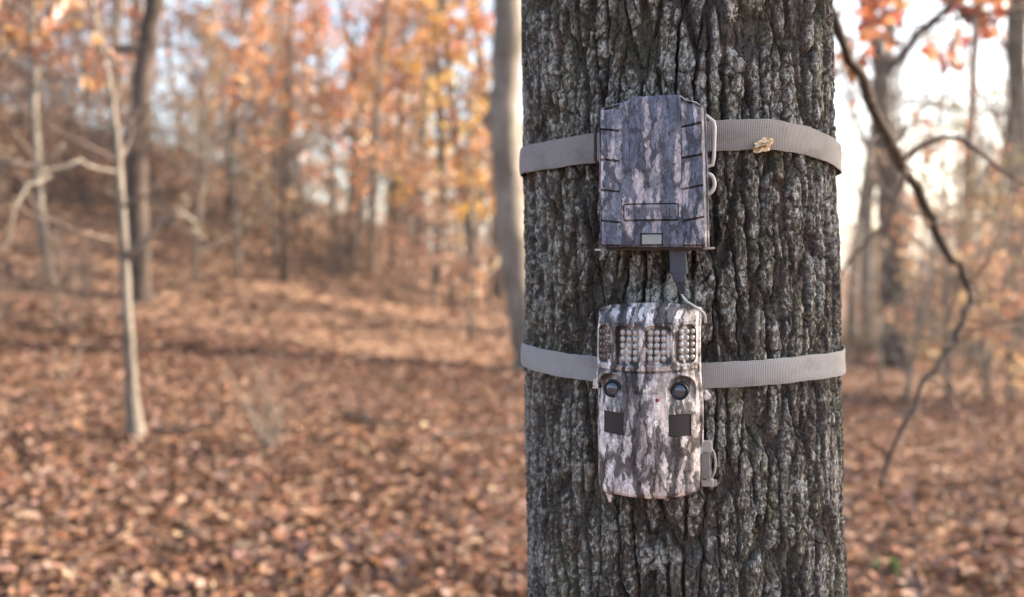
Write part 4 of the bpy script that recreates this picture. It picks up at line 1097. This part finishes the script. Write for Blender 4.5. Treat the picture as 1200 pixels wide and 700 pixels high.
def where(f, d):
    for lim, t in ((125, 'beyond the crooked bare branches'), (260, 'beyond the pale sapling'), (380, 'uphill of the dry grey weed'), (490, 'uphill of the flat shadow bar'),
                   (615, 'beyond the leaning golden tree'), (985, 'hidden behind the oak'), (1090, 'beyond the forked brown trunk'), (1160, 'beyond the thin trunk'), (9999, 'beyond the reddish trunk')):
        if f < fx(lim): break
    return ('far ' if d > 30 and t[0] != 'h' else '') + t
def place(pr, px_frac, d, s):
    x = px_frac * d; y = d
    loc = (x, y, gz(x, y) - 0.02); rz = rng.uniform(0, 6.28)
    if pr.name not in used:
        used[pr.name] = pr['label']; pr.location = loc; pr.rotation_euler = (0, 0, rz); pr.scale = (s, s, s); o = pr
    else:
        o = copy_tree(pr, loc, rz, s)
    o['label'] = (('small ' if s < 0.8 else 'large ' if s > 1.0 else '') if pr not in tall else '') + used[pr.name] + ' ' + where(px_frac, d)
    return o
# tall wood, 17 to 65 m
for k in range(50):
    d = 17 + 48 * ((k + rng.random()) / 50) ** 1.1
    f = rng.uniform(-0.62, 0.62)
    place(tall[rng.choice((0, 1, 1, 2, 2, 2))], f, d, rng.uniform(0.75, 1.15))
# orange saplings, mostly left of the oak
for px_, d, k, sc in ((268, 17, 0, 1.0), (330, 14.5, 0, 0.85), (385, 20, 0, 1.05), (300, 24, 0, 1.1), (420, 26, 2, 1.1), (455, 18, 0, 0.8), (500, 24, 1, 1.1), (545, 19, 1, 1.0), (575, 27, 0, 1.0), (225, 22, 2, 0.9),  (345, 22, 0, 1.15), (525, 16, 1, 0.8), (315, 28, 0, 1.2), (405, 18, 0, 1.0), (440, 20.5, 0, 0.95), (485, 25, 0, 1.0), (150, 26, 2, 1.0), (110, 20, 0, 0.8), (20, 16, 2, 0.8), (70, 25, 0, 0.9)):
    place(sap[k], fx(px_ + rng.uniform(-8, 8)), d, sc)
for k in range(3):
    d = rng.uniform(24, 36); f = fx(rng.uniform(200, 590))
    place(sap[rng.choice((0, 1, 2))], f, d, rng.uniform(0.75, 1.1))
for k in range(6):
    d = rng.uniform(15, 28); f = fx(rng.uniform(-120, 190))
    place(sap[rng.choice((0, 2, 2))], f, d, rng.uniform(0.6, 0.9))
for k in range(20):
    d = rng.uniform(17, 40); f = fx(rng.uniform(970, 1320))
    place(sap[rng.choice((3, 3, 2, 2, 2))], f, d, rng.uniform(0.5, 0.85))
for k in range(64):
    d = rng.uniform(15, 30); f = fx(rng.uniform(-150, 610))
    place(shr[rng.choice((0, 0, 1))], f, d, rng.uniform(0.6, 1.0))
for k in range(12):
    d = rng.uniform(9, 16); f = fx(rng.uniform(-260, 110))
    place(shr[rng.choice((0, 1, 1))], f, d, rng.uniform(0.6, 0.9))
for k in range(20):
    d = rng.uniform(14, 36); f = fx(rng.uniform(985, 1350))
    place(shr[rng.choice((1, 2, 0))], f, d, rng.uniform(0.6, 1.1))
for k in range(48):
    d = rng.uniform(13, 27); f = fx(rng.uniform(-160, 600))
    place(bare[k % 2], f, d, rng.uniform(0.7, 1.25))
for k in range(16):
    d = rng.uniform(12, 19); f = fx(rng.uniform(-200, 150))
    place(bare[1], f, d, rng.uniform(0.6, 1.0))
for k in range(26):
    d = rng.uniform(10, 26); f = fx(rng.uniform(985, 1330))
    place(bare[k % 2], f, d, rng.uniform(0.7, 1.15))
# trees beside the frame on the sun's side: they keep the oak in shade
for (dd, s, off) in ((3.4, 1.6, 0.0), (5.2, 1.5, 0.35), (4.6, 1.4, -0.33)):
    x = AX + sdir.x * dd / math.cos(SUN_EL) + off * sdir.y; y = AY + sdir.y * dd / math.cos(SUN_EL) - off * sdir.x
    o = copy_tree(tall[0], (x, y, gz(x, y) - 0.02), 1.0 + dd, s, 'tall dark-barked tree at the sunny side of the oak', 'trees beside the oak')

# ------------------------------------------------------------------ small things on the floor
def stick(name, label, pxs, r, seed, side=()):
    pts = []
    for x, y in pxs:
        p = ground_at(x, y); pts.append(p + Vector((0, 0, 0.045)))
    root = empty(name, pts[0]); mb = MB(); pp = smooth_path(pts, 4)
    mb.tube(pp, list(np.linspace(r, r * 0.5, len(pp))), 7); pl(mb.build('stem', MAT['bark_dark'], None), root)
    for i, d in side:
        m2 = MB(); q = pts[i]; m2.tube([q, q + Vector(d) * 0.6 + Vector((0.02, 0, 0)), q + Vector(d)], [r * .6, r * .5, r * .25], 6); pl(m2.build('twig', MAT['bark_dark'], None), root)
    tag(root, label, 'branch')
stick('stick_and_shade_bar', 'dark fallen stick with upright stub lying at the pale sapling foot', [(178, 512), (205, 511), (228, 510), (248, 509)], 0.024, 1, ((3, (0.0, 0.0, 0.16)),))
stick('stick_and_shade_bar', 'dark bar lying flat in mid leaf litter in place of a shadow band', [(405, 492), (430, 500), (460, 503), (490, 506)], 0.028, 2, ((1, (-0.1, 0.3, 0.05)),))  # branch-shaped dark bar standing in for a shadow across the litter
stick('stick_and_shade_bar', 'dark bar in place of a shadow band, its end disappearing behind the oak', [(508, 520), (540, 516), (580, 512), (625, 503)], 0.022, 3, ())  # second dark bar, also laid as a cast shadow on the floor
def weed(name, label, px, py, h, n, seed, colr, mat, leafy=False):
    b = ground_at(px, py); root = empty(name, b); rg = random.Random(seed); B = MB(); LP = []
    for k in range(n):
        p = wiggle(rg, (rg.gauss(0, .03), rg.gauss(0, .03), -0.02), rdir(rg.uniform(0, 6.28), rg.uniform(1.1, 1.5)), h * rg.uniform(.6, 1.05), 6, 0.1, 0.02)
        B.tube(p, [0.008 * (1 - .7 * q / 6) for q in range(7)], 4, False); LP += [tuple(p[i]) for i in range(2, 7) for _ in range(2)]
    B.build('stems', mat, root)
    if leafy: link('foliage', leaves_mesh('foliage', np.array(LP), 0.06, colr, seed), MAT['leaf'], root)
    tag(root, label, 'plant')
weed('dry_weed', 'dry grey weed of several thin upright stems standing alone in litter', 316, 528, 0.78, 14, 3, PAL_TAN, MAT['bark_pale'])
GREEN = [(0.07, 0.12, 0.04), (0.10, 0.15, 0.05), (0.06, 0.10, 0.035)]
weed('green_sprout', 'small fresh green sprout in leaf litter right of the oak', 1036, 682, 0.14, 4, 4, GREEN, MAT['twig'], True)
weed('green_sprout', 'dull dark green sprout growing above the middle shadow bar', 478, 462, 0.09, 3, 6, GREEN, MAT['twig'], True)
weed('dry_weed', 'short dry twig with a bent bright tip left of the pale sapling', 78, 448, 0.4, 2, 7, PAL_TAN, MAT['bark_pale'])

# crumpled leaf scrap caught under the upper strap
ph, z = cyl_hit(890, 171); q = trunk_pt(ph, z, rad(z) + 0.0065)
rs2 = np.random.RandomState(4); nn = 22; th = np.linspace(0, 2 * math.pi, nn, endpoint=False)
V = []; F = []
for ring, rr_ in enumerate((0.25, 0.6, 1.0)):
    for k, a in enumerate(th):
        e = rr_ * (0.8 + 0.45 * rs2.rand() * (ring == 2)); x_, y_ = 0.0115 * e * math.cos(a), 0.0062 * e * math.sin(a)
        ca, sa = math.cos(0.45), math.sin(0.45)
        V.append((x_ * ca - y_ * sa, x_ * sa + y_ * ca, 0.0045 * (1 - rr_) + rs2.uniform(-.0022, .0022)))
V.append((0, 0, 0.004)); V = np.array(V); k = np.arange(nn); k2 = (k + 1) % nn
me = mesh_np('dried_leaf', V, [np.vstack([np.stack([r_ * nn + k, (r_ + 1) * nn + k, (r_ + 1) * nn + k2, r_ * nn + k2], -1) for r_ in (0, 1)]), np.stack([k, k2, np.full(nn, 3 * nn)], -1)], smooth=False)
g = N('dried_leaf'); nz = g.noise(g.coord((260, 260, 260)), 1, 4)
lf_ = link('dried_leaf', me, g.pbr(g.ramp(nz, [(0.35, (0.30, 0.19, 0.10)), (0.5, (0.55, 0.42, 0.27)), (0.65, (0.72, 0.60, 0.44))]), 0.8, spec=0.2))
qa = ph + TOCAM; nrm = Vector((math.sin(qa), -math.cos(qa), 0))
lf_.location = q; lf_.rotation_euler = Matrix((Vector((0, 0, 1)).cross(nrm), Vector((0, 0, 1)), nrm)).transposed().to_euler()
tag(lf_, 'crumpled pale scrap of dried leaf caught on the taupe strap', 'leaf')

# ------------------------------------------------------------------ hazy autumn air
HAZE = 0.0009
hm, ht = mat_new('haze'); pv = ht.nodes.new('ShaderNodeVolumePrincipled'); ho = ht.nodes.new('ShaderNodeOutputMaterial')
pv.inputs['Color'].default_value = (0.97, 0.97, 1.0, 1); pv.inputs['Density'].default_value = HAZE; pv.inputs['Anisotropy'].default_value = 0.3
ht.links.new(pv.outputs[0], ho.inputs['Volume'])
mb = MB(); mb.box(-520, 520, -520, 520, float(GV[:, 2].min()) - 1.0, 24.0)
tag(mb.build('haze', hm, None, smooth=False), 'thin pale haze in the autumn air through the wood', kind='stuff')

for o in list(SC.objects):
    if o.parent is not None and o.name.split('.')[0] in ('branches', 'foliage', 'stems', 'twigs') and o.type == 'MESH':
        o['kind'] = 'stuff'
